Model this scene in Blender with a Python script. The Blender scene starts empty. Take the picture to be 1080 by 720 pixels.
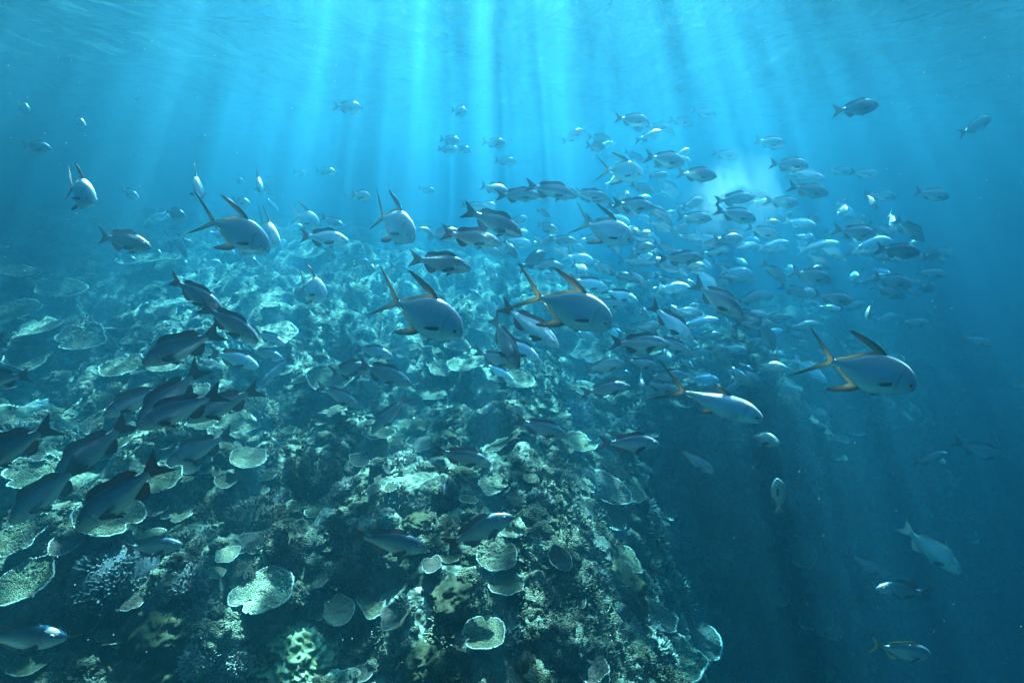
import bpy, bmesh, math, random
import numpy as np
from bisect import bisect_right as bisect
from mathutils import Vector, Matrix, noise, Euler
R = math.radians
S = bpy.context.scene
COL = S.collection
rng = random.Random(7)

# ------------------------------------------------------------------ camera
DEPTH = 2.1                       # the lens is this far below the sea surface (z = 0)
PITCH = 13.4
FPX = 589.0                       # focal length in pixels of the 1080 px wide photograph
cam_d = bpy.data.cameras.new('camera')
cam = bpy.data.objects.new('camera', cam_d); COL.objects.link(cam)
cam.location = (0, 0, -DEPTH)
cam.rotation_euler = (R(90 - PITCH), 0, 0)
cam_d.sensor_width = 36.0
cam_d.lens = 36.0 * FPX / 1080.0
cam_d.clip_start = 0.05
cam_d.clip_end = 600
S.camera = cam
CAM = Vector((0, 0, -DEPTH))
FWD = Vector((0, math.cos(R(PITCH)), -math.sin(R(PITCH))))
UPV = Vector((0, math.sin(R(PITCH)), math.cos(R(PITCH))))
RGT = Vector((1, 0, 0))

# ------------------------------------------------------------------ world, sun, exposure
SUN_EL, SUN_AZ = 52.0, -3.0       # degrees; azimuth from straight ahead, negative to the left
w = bpy.data.worlds.new('World'); S.world = w; w.use_nodes = True
wn = w.node_tree.nodes; wl = w.node_tree.links
wn.clear()
sky = wn.new('ShaderNodeTexSky'); sky.sky_type = 'NISHITA'; sky.sun_disc = False
sky.sun_elevation = R(SUN_EL); sky.sun_rotation = R(SUN_AZ)
bg = wn.new('ShaderNodeBackground'); bg.inputs['Strength'].default_value = 0.06
wo = wn.new('ShaderNodeOutputWorld')
wl.new(sky.outputs[0], bg.inputs['Color']); wl.new(bg.outputs[0], wo.inputs['Surface'])
sd = bpy.data.lights.new('sun', 'SUN'); sd.energy = 5.0; sd.angle = R(0.5); sd.color = (1, 0.96, 0.9)
sun = bpy.data.objects.new('sun', sd); COL.objects.link(sun)
to_sun = Vector((math.sin(R(SUN_AZ)) * math.cos(R(SUN_EL)), math.cos(R(SUN_AZ)) * math.cos(R(SUN_EL)), math.sin(R(SUN_EL))))
sun.rotation_euler = to_sun.to_track_quat('Z', 'Y').to_euler()
sun.location = to_sun * 60
S.view_settings.view_transform = 'Standard'; S.view_settings.look = 'None'
S.view_settings.gamma = 1; S.view_settings.use_curve_mapping = False
S.view_settings.exposure = 3.85
S.render.engine = 'CYCLES'
cy = S.cycles
cy.use_denoising = True
cy.max_bounces = 6; cy.diffuse_bounces = 1; cy.glossy_bounces = 2; cy.transmission_bounces = 1
cy.volume_bounces = 1; cy.transparent_max_bounces = 8
cy.caustics_reflective = False; cy.caustics_refractive = False
cy.use_adaptive_sampling = True; cy.adaptive_threshold = 0.02
# ------------------------------------------------------------------ node helpers
def mat(name):
    m = bpy.data.materials.new(name); m.use_nodes = True
    nt = m.node_tree; nt.nodes.clear()
    out = nt.nodes.new('ShaderNodeOutputMaterial')
    return m, nt, out
def N(nt, t, **kw):
    n = nt.nodes.new(t)
    for k, v in kw.items():
        if k in n.inputs: n.inputs[k].default_value = v
        else: setattr(n, k, v)
    return n
def L(nt, a, b): nt.links.new(a, b)
def ramp(nt, fac, stops, interp='LINEAR'):
    r = nt.nodes.new('ShaderNodeValToRGB'); r.color_ramp.interpolation = interp
    el = r.color_ramp.elements
    while len(el) < len(stops): el.new(0.5)
    for e, (p, c) in zip(el, stops):
        e.position = p; e.color = (*c, 1) if len(c) == 3 else c
    if fac is not None: nt.links.new(fac, r.inputs[0])
    return r
def math_n(nt, op, a, b=None, clamp=False):
    n = nt.nodes.new('ShaderNodeMath'); n.operation = op; n.use_clamp = clamp
    for i, v in enumerate((a, b)):
        if v is None: continue
        if isinstance(v, (int, float)): n.inputs[i].default_value = v
        else: nt.links.new(v, n.inputs[i])
    return n.outputs[0]

# ------------------------------------------------------------------ the water: body (haze) and rippled surface
HAZE_D, HAZE_G, HAZE_WIDE = 0.225, 0.88, 0.012
HAZE_C, HAZE_A = (0.026, 0.142, 0.212, 1), (0.01, 0.49, 0.72, 1)
def make_haze():
    me = bpy.data.meshes.new('haze'); o = bpy.data.objects.new('haze', me); COL.objects.link(o)
    bm = bmesh.new(); bmesh.ops.create_cube(bm, size=1)
    x0, x1, y0, y1, z0, z1 = -70, 70, -40, 90, -41, 0.4
    for v in bm.verts:
        v.co = ((x0 + x1) / 2 + v.co.x * (x1 - x0), (y0 + y1) / 2 + v.co.y * (y1 - y0), (z0 + z1) / 2 + v.co.z * (z1 - z0))
    bm.to_mesh(me); bm.free()
    m, nt, out = mat('sea_water_body')
    # sea water scatters mostly forwards, with a broad weak part to all sides
    add = N(nt, 'ShaderNodeAddShader')
    for k, (share, g) in enumerate(((1 - HAZE_WIDE, HAZE_G), (HAZE_WIDE, 0.1))):
        v = N(nt, 'ShaderNodeVolumePrincipled', Density=HAZE_D * share, Anisotropy=g)
        v.inputs['Color'].default_value = HAZE_C; v.inputs['Absorption Color'].default_value = HAZE_A
        L(nt, v.outputs[0], add.inputs[k])
    L(nt, add.outputs[0], out.inputs['Volume'])
    m.cycles.homogeneous_volume = True
    me.materials.append(m); o['kind'] = 'stuff'
    return o
make_haze()

LIGHT_PATCH = (-1.6, -10.4, 13.0, 11.4, 0.035)       # bright patch put into the surface: minus centre x, minus centre y, half widths, light outside it
def make_surface():
    n = 220; ex = 0.0
    xs = np.linspace(-1, 1, n); xs = np.sign(xs) * np.abs(xs) ** 1.8 * 66
    ys = np.linspace(-1, 1, n); ys = np.sign(ys) * np.abs(ys) ** 1.8 * 58 + 25
    X, Y = np.meshgrid(xs, ys)
    Z = np.zeros_like(X)
    r2 = np.random.RandomState(3)
    for k in range(14):
        lam = 0.9 * 1.35 ** k if k < 7 else r2.uniform(1.2, 5)
        a = r2.uniform(-0.9, 0.9) + math.pi / 2
        kx, ky = 2 * math.pi / lam * math.cos(a), 2 * math.pi / lam * math.sin(a)
        Z += 0.009 * min(lam, 3) * np.sin(kx * X + ky * Y + r2.uniform(0, 6.28))
    v = np.stack([X, Y, Z], -1).reshape(-1, 3)
    i = np.arange(n * n).reshape(n, n)
    f = np.stack([i[:-1, :-1], i[:-1, 1:], i[1:, 1:], i[1:, :-1]], -1).reshape(-1, 4)
    me = bpy.data.meshes.new('sea_surface'); me.from_pydata(v.tolist(), [], f.tolist())
    me.polygons.foreach_set('use_smooth', [True] * len(me.polygons))
    o = bpy.data.objects.new('sea_surface', me); COL.objects.link(o); o['kind'] = 'structure'
    m, nt, out = mat('sea_surface')
    tc = N(nt, 'ShaderNodeTexCoord')
    # wave-focused sun threads and shafts are painted into the surface's transparency
    def mapping(sx, sy):
        mp = N(nt, 'ShaderNodeMapping'); mp.inputs['Scale'].default_value = (sx, sy, 0)
        L(nt, tc.outputs['Object'], mp.inputs['Vector']); return mp
    fine_m, long_m, lane_m = mapping(1, 0.5), mapping(1.15, 0.10), mapping(1.0, 0.10)
    def nz(scale, detail, dist=0.0, rough=0.5, m_=None):
        a = N(nt, 'ShaderNodeTexNoise', Scale=scale, Detail=detail, Distortion=dist, Roughness=rough)
        L(nt, (m_ or fine_m).outputs[0], a.inputs['Vector']); return a.outputs[0]
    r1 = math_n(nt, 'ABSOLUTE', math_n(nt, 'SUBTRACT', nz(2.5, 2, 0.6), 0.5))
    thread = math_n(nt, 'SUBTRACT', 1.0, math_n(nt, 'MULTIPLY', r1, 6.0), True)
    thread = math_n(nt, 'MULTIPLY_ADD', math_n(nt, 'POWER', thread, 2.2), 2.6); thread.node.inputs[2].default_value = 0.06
    big = ramp(nt, nz(0.9, 1, m_=long_m), [(0.38, (0.82,) * 3), (0.50, (1,) * 3)]).outputs[0]      # broad light shafts drawn in the transparency
    mid = ramp(nt, nz(5.5, 3, m_=lane_m, rough=0.6), [(0.40, (0.30,) * 3), (0.58, (1,) * 3)]).outputs[0]      # narrow light shafts drawn in the transparency
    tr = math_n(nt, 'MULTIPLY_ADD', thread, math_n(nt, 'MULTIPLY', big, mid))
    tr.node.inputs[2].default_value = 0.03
    # (painted threads are brighter than the open sun, the gaps between them darker)
    # an added bright patch in the transparency; the surface round it is darkened
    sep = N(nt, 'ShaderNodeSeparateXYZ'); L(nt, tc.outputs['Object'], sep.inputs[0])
    cx = math_n(nt, 'MULTIPLY', math_n(nt, 'ADD', sep.outputs[0], LIGHT_PATCH[0]), 1.0 / LIGHT_PATCH[2]); cyy = math_n(nt, 'MULTIPLY', math_n(nt, 'ADD', sep.outputs[1], LIGHT_PATCH[1]), 1.0 / LIGHT_PATCH[3])
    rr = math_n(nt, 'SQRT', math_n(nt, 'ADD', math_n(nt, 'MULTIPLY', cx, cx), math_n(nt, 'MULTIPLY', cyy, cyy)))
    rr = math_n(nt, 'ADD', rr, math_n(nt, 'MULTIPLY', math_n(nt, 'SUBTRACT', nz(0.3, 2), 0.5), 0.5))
    light_mask = ramp(nt, rr, [(0.42, (1,) * 3), (1.05, (LIGHT_PATCH[4],) * 3)], 'EASE').outputs[0]
    tr = math_n(nt, 'MULTIPLY', tr, light_mask)
    cr = N(nt, 'ShaderNodeCombineColor')
    for k in range(3): L(nt, tr, cr.inputs[k])
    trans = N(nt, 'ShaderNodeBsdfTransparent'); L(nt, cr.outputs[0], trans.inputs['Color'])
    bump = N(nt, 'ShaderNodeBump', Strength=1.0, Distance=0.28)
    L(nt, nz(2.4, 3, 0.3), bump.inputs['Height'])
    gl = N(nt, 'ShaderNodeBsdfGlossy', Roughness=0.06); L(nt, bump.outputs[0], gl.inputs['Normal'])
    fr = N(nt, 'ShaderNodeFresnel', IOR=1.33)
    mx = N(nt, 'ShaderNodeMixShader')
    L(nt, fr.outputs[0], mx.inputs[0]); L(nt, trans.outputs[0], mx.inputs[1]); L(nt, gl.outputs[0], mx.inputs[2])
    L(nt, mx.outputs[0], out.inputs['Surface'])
    me.materials.append(m)
make_surface()
# ------------------------------------------------------------------ pixel ray helpers (only to read places off the photograph)
def ray(px, py):
    d = FWD * FPX + RGT * (px - 540.0) + UPV * (360.0 - py)
    return d.normalized()

# ------------------------------------------------------------------ noise on arrays
def _hash(ix, iy, s):
    h = (ix.astype(np.int64) * 374761393 + iy.astype(np.int64) * 668265263 + s * 1442695041) & 0xffffffff
    h = ((h ^ (h >> 13)) * 1274126177) & 0xffffffff
    h = ((h ^ (h >> 16)) * 2246822519) & 0xffffffff
    return ((h ^ (h >> 15)) & 0xffff) / 65535.0
def vnoise(x, y, s=0):
    ix, iy = np.floor(x), np.floor(y); fx, fy = x - ix, y - iy
    fx = fx * fx * (3 - 2 * fx); fy = fy * fy * (3 - 2 * fy)
    a, b = _hash(ix, iy, s), _hash(ix + 1, iy, s); c, d = _hash(ix, iy + 1, s), _hash(ix + 1, iy + 1, s)
    return (a * (1 - fx) + b * fx) * (1 - fy) + (c * (1 - fx) + d * fx) * fy
def fbm(x, y, o=4, s=0):
    r = 0; a = 0.5
    for k in range(o):
        r = r + a * (vnoise(x, y, s + k * 17) - 0.5); x = x * 2.03 + 5.1; y = y * 2.03 - 3.7; a *= 0.5
    return r
def domes(x, y, s=0):
    """rounded heads: 1 at a cell's centre falling to 0"""
    ix, iy = np.floor(x), np.floor(y); best = np.zeros_like(x)
    for dx in (-1, 0, 1):
        for dy in (-1, 0, 1):
            cx, cy = ix + dx, iy + dy
            px = cx + 0.5 + 0.8 * (_hash(cx, cy, s) - 0.5); py = cy + 0.5 + 0.8 * (_hash(cx, cy, s + 5) - 0.5)
            rad = 0.35 + 0.4 * _hash(cx, cy, s + 9)
            d2 = ((x - px) ** 2 + (y - py) ** 2) / rad ** 2
            best = np.maximum(best, np.sqrt(np.clip(1 - d2, 0, 1)) * rad / 0.75)
    return best

# ------------------------------------------------------------------ reef terrain: heights through points read off the photograph
PTS = []
for px, py, Y in [
    (0, 720, 3.0), (270, 720, 3.0), (540, 720, 3.1), (0, 560, 4.1), (150, 560, 4.1), (300, 560, 4.2), (450, 560, 4.3), (560, 600, 3.9),
    (0, 470, 5.3), (200, 470, 5.4), (400, 470, 5.6), (520, 480, 5.6), (600, 540, 4.8), (640, 640, 3.7),
    (0, 400, 6.5), (150, 400, 6.6), (300, 400, 7.0), (450, 400, 7.8), (560, 420, 7.6),
    (0, 320, 9.2), (150, 320, 9.3), (300, 328, 9.6), (450, 330, 10), (560, 345, 10.4),
    (-200, 244, 15), (0, 244, 15.5), (150, 246, 15), (300, 256, 14.5), (450, 272, 14.5), (560, 288, 15),
    (-300, 560, 3.9), (-300, 400, 7.0), (-300, 720, 2.8), (-300, 300, 10),
    (655, 575, 5.4), (690, 660, 5.2), (725, 715, 5.3), (640, 520, 5.9), (610, 460, 6.6),
    (650, 480, 7.9), (650, 400, 9.6), (700, 340, 12.6), (650, 310, 17), (760, 380, 11.5),
    (740, 690, 6.3), (720, 600, 6.9), (715, 530, 7.9), (760, 470, 8.2), (760, 600, 7.8), (800, 520, 8.3), (850, 440, 9.6), (870, 560, 8.5),
    (950, 400, 12.6), (950, 470, 10.6), (900, 640, 8.5), (1000, 540, 10.2), (1080, 420, 15), (1080, 500, 13), (1080, 600, 11.5), (760, 720, 7.2),
    (960, 720, 9), (1080, 720, 10.5), (1250, 600, 19), (1250, 450, 26), (850, 330, 21), (1000, 345, 20)]:
    d = ray(px, py); t = Y / d.y; PTS.append(CAM + d * t)
for x, y, z in [(-28, 20, -4.3), (-28, 5, -6.0), (-28, -5, -6.5), (0, -5, -7.3), (-12, -3, -6.6), (4, -4, -8), (10, -4, -14), (30, 0, -26), (30, 20, -19), (30, 45, -20), (10, 45, -9),
                (-10, 45, -4.6), (-28, 45, -4.2), (0, 30, -5.2), (-15, 30, -4.6), (12, 30, -9), (3.0, 1.0, -9.2), (6, 1.5, -12), (20, 8, -17)]:
    PTS.append(Vector((x, y, z + 3.6 - DEPTH)))
PA = np.array([[p.x, p.y, p.z] for p in PTS])
def _tps(r): return np.where(r > 1e-9, r, 0)          # linear radial kernel: no overshoot
_n = len(PA)
_A = np.zeros((_n + 3, _n + 3))
_D = np.hypot(PA[:, None, 0] - PA[None, :, 0], PA[:, None, 1] - PA[None, :, 1])
_A[:_n, :_n] = -_tps(np.sqrt(_D ** 2 + 1.2)); _A[:_n, :_n] += np.eye(_n) * 0.05
_A[:_n, _n] = 1; _A[:_n, _n + 1:] = PA[:, :2]; _A[_n, :_n] = 1; _A[_n + 1:, :_n] = PA[:, :2].T
_W = np.linalg.solve(_A, np.concatenate([PA[:, 2], [0, 0, 0]]))
def base_h(x, y):
    z = _W[_n] + _W[_n + 1] * x + _W[_n + 2] * y
    for k in range(_n):
        z = z - _W[k] * np.sqrt((x - PA[k, 0]) ** 2 + (y - PA[k, 1]) ** 2 + 1.2)
    return z
def reef_h(x, y):
    z = base_h(x, y)
    gx, gy = (base_h(x + 0.2, y) - z) / 0.2, (base_h(x, y + 0.2) - z) / 0.2
    k = (1 + gx ** 2 + gy ** 2) ** -0.9                     # on steep ground the small relief must not stretch into ribs
    wx = x + 0.35 * fbm(x * 0.9, y * 0.9, 2, 40) * 2; wy = y + 0.35 * fbm(x * 0.9, y * 0.9, 2, 60) * 2
    z = z + 0.75 * fbm(x * 0.45, y * 0.45, 3, 3)
    z = z + 0.42 * (domes(wx * 0.75, wy * 0.75, 11) - 0.4) * (0.35 + 0.65 * k) + k * 0.18 * domes(wx * 2.3, wy * 2.3, 23)
    z = z + k * (0.10 * domes(wx * 5.6, wy * 5.6, 31) + 0.05 * domes(wx * 12.0, wy * 12.0, 37))
    z = z + k * 0.045 * fbm(x * 4.0, y * 4.0, 4, 71)
    st = np.clip((x - 0.8 - 0.05 * y) * 0.6, 0, 1) * np.clip((y - 4.5) * 0.5, 0, 1)
    q = (z + 0.9 * fbm(x * 0.5, y * 0.5, 3, 91)) / 0.8; fr = q - np.floor(q)
    z = z + st * 0.8 * 0.6 * (np.clip((fr - 0.5) / 0.5, 0, 1) - fr + 0.2)
    return z
NG = 620
_u = np.linspace(-1, 1, NG)
GX = np.sign(_u) * (0.22 * np.abs(_u) + 0.78 * np.abs(_u) ** 2.6) * 34 + 0.0
_v = np.linspace(0, 1, NG)
GY = -4 + 8 * _v + 44 * _v ** 2.6
MX, MY = np.meshgrid(GX, GY)
MZ = reef_h(MX, MY)
GXL, GYL, MZL = GX.tolist(), GY.tolist(), MZ.tolist()
def hgt(x, y):
    i = min(max(bisect(GXL, x) - 1, 0), NG - 2); j = min(max(bisect(GYL, y) - 1, 0), NG - 2)
    a = (x - GXL[i]) / (GXL[i + 1] - GXL[i]); b = (y - GYL[j]) / (GYL[j + 1] - GYL[j]); z0, z1 = MZL[j], MZL[j + 1]
    return (z0[i] * (1 - a) + z0[i + 1] * a) * (1 - b) + (z1[i] * (1 - a) + z1[i + 1] * a) * b
def nrm(x, y, e=0.15):
    return Vector((hgt(x - e, y) - hgt(x + e, y), hgt(x, y - e) - hgt(x, y + e), 2 * e)).normalized()
def on_reef(px, py, far=40):
    d = ray(px, py); t = 1.2; last = t
    while t < far:
        p = CAM + d * t; g = p.z - hgt(p.x, p.y)
        if g < 0:
            lo, hi = last, t
            for _ in range(7):
                t = (lo + hi) / 2; p = CAM + d * t
                if p.z < hgt(p.x, p.y): hi = t
                else: lo = t
            return CAM + d * hi
        last = t; t += min(0.6, max(0.05, g * 0.45))
    return None
def to_px(p):
    q = p - CAM; z = q.dot(FWD)
    if z < 0.1: return None
    return 540 + FPX * q.dot(RGT) / z, 360 - FPX * q.dot(UPV) / z, z

def mesh_np(name, v, f, smooth=True):
    """fast mesh from arrays; f is (n,3) or (n,4)"""
    me = bpy.data.meshes.new(name)
    v = np.asarray(v, dtype=np.float32); f = np.asarray(f, dtype=np.int32); k = f.shape[1]
    me.vertices.add(len(v)); me.vertices.foreach_set('co', v.ravel())
    me.loops.add(f.size); me.loops.foreach_set('vertex_index', f.ravel())
    me.polygons.add(len(f)); me.polygons.foreach_set('loop_start', np.arange(0, f.size, k, dtype=np.int32))
    me.polygons.foreach_set('use_smooth', np.full(len(f), smooth))
    me.update(calc_edges=True); me.validate()
    return me
def attr(me, name, vals):
    a = me.attributes.new(name, 'FLOAT', 'POINT'); a.data.foreach_set('value', np.asarray(vals, dtype=np.float32))

def make_seabed():
    v = np.stack([MX, MY, MZ], -1).reshape(-1, 3)
    i = np.arange(NG * NG).reshape(NG, NG)
    f = np.stack([i[:-1, :-1], i[:-1, 1:], i[1:, 1:], i[1:, :-1]], -1).reshape(-1, 4)
    me = mesh_np('seabed', v, f)
    o = bpy.data.objects.new('seabed', me); COL.objects.link(o); o['kind'] = 'structure'
    m, nt, out = mat('reef_rock')
    tc = N(nt, 'ShaderNodeTexCoord')
    n1 = N(nt, 'ShaderNodeTexNoise', Scale=1.3, Detail=6); L(nt, tc.outputs['Object'], n1.inputs['Vector'])
    n2 = N(nt, 'ShaderNodeTexNoise', Scale=14, Detail=4); L(nt, tc.outputs['Object'], n2.inputs['Vector'])
    vo = N(nt, 'ShaderNodeTexVoronoi', Scale=22); L(nt, tc.outputs['Object'], vo.inputs['Vector'])
    mixf = math_n(nt, 'MULTIPLY_ADD', n2.outputs[0], 0.6); mixf.node.inputs[2].default_value = 0.0
    s = math_n(nt, 'ADD', mixf, math_n(nt, 'MULTIPLY', n1.outputs[0], 0.55))
    r = ramp(nt, s, [(0.42, (0.02, 0.022, 0.016)), (0.54, (0.055, 0.058, 0.038)), (0.66, (0.12, 0.12, 0.085)), (0.8, (0.38, 0.38, 0.31))])
    b = N(nt, 'ShaderNodeBsdfPrincipled', Roughness=0.9); b.inputs['Specular IOR Level'].default_value = 0.1
    L(nt, r.outputs[0], b.inputs['Base Color'])
    bp = N(nt, 'ShaderNodeBump', Strength=0.9, Distance=0.03)
    hs = math_n(nt, 'ADD', n2.outputs[0], math_n(nt, 'MULTIPLY', vo.outputs[0], -0.7)); L(nt, hs, bp.inputs['Height'])
    L(nt, bp.outputs[0], b.inputs['Normal'])
    L(nt, b.outputs[0], out.inputs['Surface']); me.materials.append(m)
make_seabed()
# ------------------------------------------------------------------ coral materials
def coral_mat(name, dark, light, tip=None, scale=60, rough=0.85, bump=0.8, blot=2.5, dist=0.035):
    """mottled living coral: two tones of its own pigment, paler growing tips from the mesh's 'tip' attribute"""
    m, nt, out = mat(name)
    tc = N(nt, 'ShaderNodeTexCoord')
    oi = N(nt, 'ShaderNodeObjectInfo')
    n1 = N(nt, 'ShaderNodeTexNoise', Scale=blot, Detail=5, Roughness=0.65); L(nt, tc.outputs['Object'], n1.inputs['Vector'])
    vo = N(nt, 'ShaderNodeTexVoronoi', Scale=scale); L(nt, tc.outputs['Object'], vo.inputs['Vector'])
    f = math_n(nt, 'ADD', n1.outputs[0], math_n(nt, 'MULTIPLY', math_n(nt, 'SUBTRACT', 0.4, vo.outputs[0]), 0.35))
    f = math_n(nt, 'ADD', f, math_n(nt, 'MULTIPLY', math_n(nt, 'SUBTRACT', oi.outputs['Random'], 0.5), 0.28))
    r = ramp(nt, f, [(0.36, dark), (0.68, light)])
    c = r.outputs[0]
    if tip:
        at = N(nt, 'ShaderNodeAttribute', attribute_name='tip')
        mx = N(nt, 'ShaderNodeMix', data_type='RGBA'); L(nt, at.outputs['Fac'], mx.inputs[0])
        L(nt, c, mx.inputs[6]); mx.inputs[7].default_value = (*tip, 1); c = mx.outputs[2]
    b = N(nt, 'ShaderNodeBsdfPrincipled', Roughness=rough); b.inputs['Specular IOR Level'].default_value = 0.15
    L(nt, c, b.inputs['Base Color'])
    bp = N(nt, 'ShaderNodeBump', Strength=bump, Distance=dist)
    n3 = N(nt, 'ShaderNodeTexNoise', Scale=scale * 0.35, Detail=4, Roughness=0.7); L(nt, tc.outputs['Object'], n3.inputs['Vector'])
    L(nt, math_n(nt, 'SUBTRACT', math_n(nt, 'MULTIPLY', n3.outputs[0], 1.6), vo.outputs[0]), bp.inputs['Height']); L(nt, bp.outputs[0], b.inputs['Normal'])
    L(nt, b.outputs[0], out.inputs['Surface'])
    return m
M = {}
M['plate_olive'] = coral_mat('plate_olive', (0.06, 0.058, 0.03), (0.16, 0.15, 0.08), (0.26, 0.25, 0.15), 24, bump=1.0, blot=4.0)
M['plate_tan'] = coral_mat('plate_tan', (0.144, 0.130, 0.073), (0.306, 0.278, 0.173), (0.440, 0.411, 0.288), 24, bump=1.0, blot=4.0)
M['plate_brown'] = coral_mat('plate_brown', (0.055, 0.04, 0.03), (0.13, 0.095, 0.07), (0.24, 0.2, 0.15), 24, bump=1.0, blot=4.0)
M['rim'] = coral_mat('coral_rim', (0.62, 0.63, 0.5), (0.82, 0.82, 0.7), None, 90)
M['stalk'] = coral_mat('coral_stalk', (0.07, 0.06, 0.05), (0.16, 0.14, 0.11), None, 30)
M['bush_tan'] = coral_mat('bush_tan', (0.112, 0.091, 0.049), (0.210, 0.175, 0.098), (0.392, 0.350, 0.238), 120)
M['bush_dark'] = coral_mat('bush_dark', (0.040, 0.030, 0.020), (0.096, 0.072, 0.044), (0.240, 0.192, 0.120), 120)
M['bush_white'] = coral_mat('bush_white', (0.236, 0.223, 0.162), (0.405, 0.392, 0.310), (0.574, 0.567, 0.500), 120)
M['bush_blue'] = coral_mat('bush_blue', (0.095, 0.107, 0.113), (0.190, 0.208, 0.214), (0.357, 0.381, 0.369), 120)
M['boulder_yellow'] = coral_mat('boulder_yellow', (0.085, 0.072, 0.035), (0.19, 0.165, 0.085), None, 60, bump=1.0)
M['boulder_olive'] = coral_mat('boulder_olive', (0.090, 0.083, 0.038), (0.195, 0.173, 0.083), None, 80, bump=1.0)
M['boulder_grey'] = coral_mat('boulder_grey', (0.084, 0.084, 0.068), (0.189, 0.184, 0.152), None, 60, bump=1.0)
M['leather'] = coral_mat('leather', (0.065, 0.07, 0.022), (0.16, 0.16, 0.065), (0.24, 0.24, 0.12), 90, rough=0.6, bump=0.15)

# ------------------------------------------------------------------ coral meshes
def plate_disc(seed, nth=110, nr=30, rag=0.10, cup=0.10, notch=0):
    """irregular table of coral of radius 1, slightly dished, a fine ribbed and knobbly top: (top+underside, rim ring, stalk)"""
    r = np.random.RandomState(seed)
    th = np.linspace(0, 2 * math.pi, nth, endpoint=False)
    R_ = np.ones(nth)
    for k in range(2, 9):
        R_ += rag * 1.3 / k ** 0.8 * r.uniform(0.2, 1) * np.sin(k * th + r.uniform(0, 6.28))
    R_ += rag * 0.35 * (r.rand(nth) - 0.5)
    for _ in range(notch):
        a = r.uniform(0, 6.28); d = np.abs((th - a + math.pi) % (2 * math.pi) - math.pi)
        R_ *= 1 - r.uniform(0.25, 0.5) * np.exp(-(d / 0.16) ** 2)
    R_ /= R_.mean()
    s = np.linspace(0, 1, nr) ** 0.8
    tilt = r.uniform(-0.05, 0.05, 2); warp = r.uniform(0, 6.28, 3)
    SS, TT = np.meshgrid(s, th, indexing='ij'); RR = SS * R_[None, :]
    X = RR * np.cos(TT); Y = RR * np.sin(TT)
    Zb = cup * RR ** 2 + 0.035 * np.sin(2 * TT + warp[0]) * SS ** 2 + 0.03 * np.sin(3 * TT + warp[1]) * SS ** 2
    fine = 0.035 * (vnoise(X * 14, Y * 14, seed) - 0.5) + 0.05 * (vnoise(X * 5, Y * 5, seed + 3) - 0.5) + 0.03 * (r.rand(nr, nth) - 0.5)
    ring = 0.014 * np.sin(SS * 22 + 2 * np.sin(TT * 2 + warp[2])) + 0.020 * SS * np.sin(TT * 27 + 5 * vnoise(X * 3, Y * 3, seed + 8))
    Zt = Zb + fine + ring + 0.03
    Zu = Zb - 0.045 * (1 - SS) - 0.012
    top = np.stack([X, Y, Zt], -1); und = np.stack([X * 0.985, Y * 0.985, Zu], -1)
    V = np.concatenate([top.reshape(-1, 3), und.reshape(-1, 3)])
    i = np.arange(nr * nth).reshape(nr, nth); j = np.roll(i, -1, 1); o = nr * nth
    F = [np.stack([i[:-1], i[1:], j[1:], j[:-1]], -1).reshape(-1, 4)]
    F.append(np.stack([i[:-1], j[:-1], j[1:], i[1:]], -1).reshape(-1, 4) + o)
    F.append(np.stack([i[-1], i[-1] + o, j[-1] + o, j[-1]], -1))
    tip = np.concatenate([(np.clip(r.rand(nr, nth) * 1.6 - 0.8, 0, 1) * 0.8).ravel(), np.zeros(nr * nth)])
    # growing edge: a thin knobbly ring hugging the border
    q = 6; ph = np.linspace(0, 2 * math.pi, q, endpoint=False)
    tube = 0.034 * (0.35 + 0.75 * r.rand(nth) + 0.9 * (vnoise(np.cos(th) * 2.5 + 9, np.sin(th) * 2.5, seed) - 0.3).clip(0))
    ex, ey, ez = X[-1], Y[-1], 0.5 * (Zt[-1] + Zu[-1])
    RV = np.stack([ex[:, None] * (1 + (tube[:, None] * np.cos(ph))), ey[:, None] * (1 + tube[:, None] * np.cos(ph)), ez[:, None] + 0.9 * tube[:, None] * np.sin(ph) + 0.008], -1).reshape(-1, 3)
    k = np.arange(nth * q).reshape(nth, q); k2 = np.roll(k, -1, 0)
    RF = np.stack([k, k2, np.roll(k2, -1, 1), np.roll(k, -1, 1)], -1).reshape(-1, 4)
    # stalk
    m = 14; hh = np.linspace(0, 1, 7); rad = 0.42 - 0.28 * np.sin(hh * math.pi * 0.62) 
    rad = rad[:, None] * (1 + 0.25 * (r.rand(1, m) - 0.5) + 0.15 * (r.rand(7, m) - 0.5))
    a = np.linspace(0, 2 * math.pi, m, endpoint=False)
    SV = np.stack([rad * np.cos(a), rad * np.sin(a), np.repeat((-0.02 - 0.55 * hh)[:, None], m, 1)], -1).reshape(-1, 3)
    k = np.arange(7 * m).reshape(7, m); k2 = np.roll(k, -1, 1)
    SF = np.stack([k[:-1], k2[:-1], k2[1:], k[1:]], -1).reshape(-1, 4)
    a_ = mesh_np('plate', V, np.concatenate(F)); attr(a_, 'tip', tip)
    return a_, mesh_np('rim', RV, RF), mesh_np('stalk', SV, SF)

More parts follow.
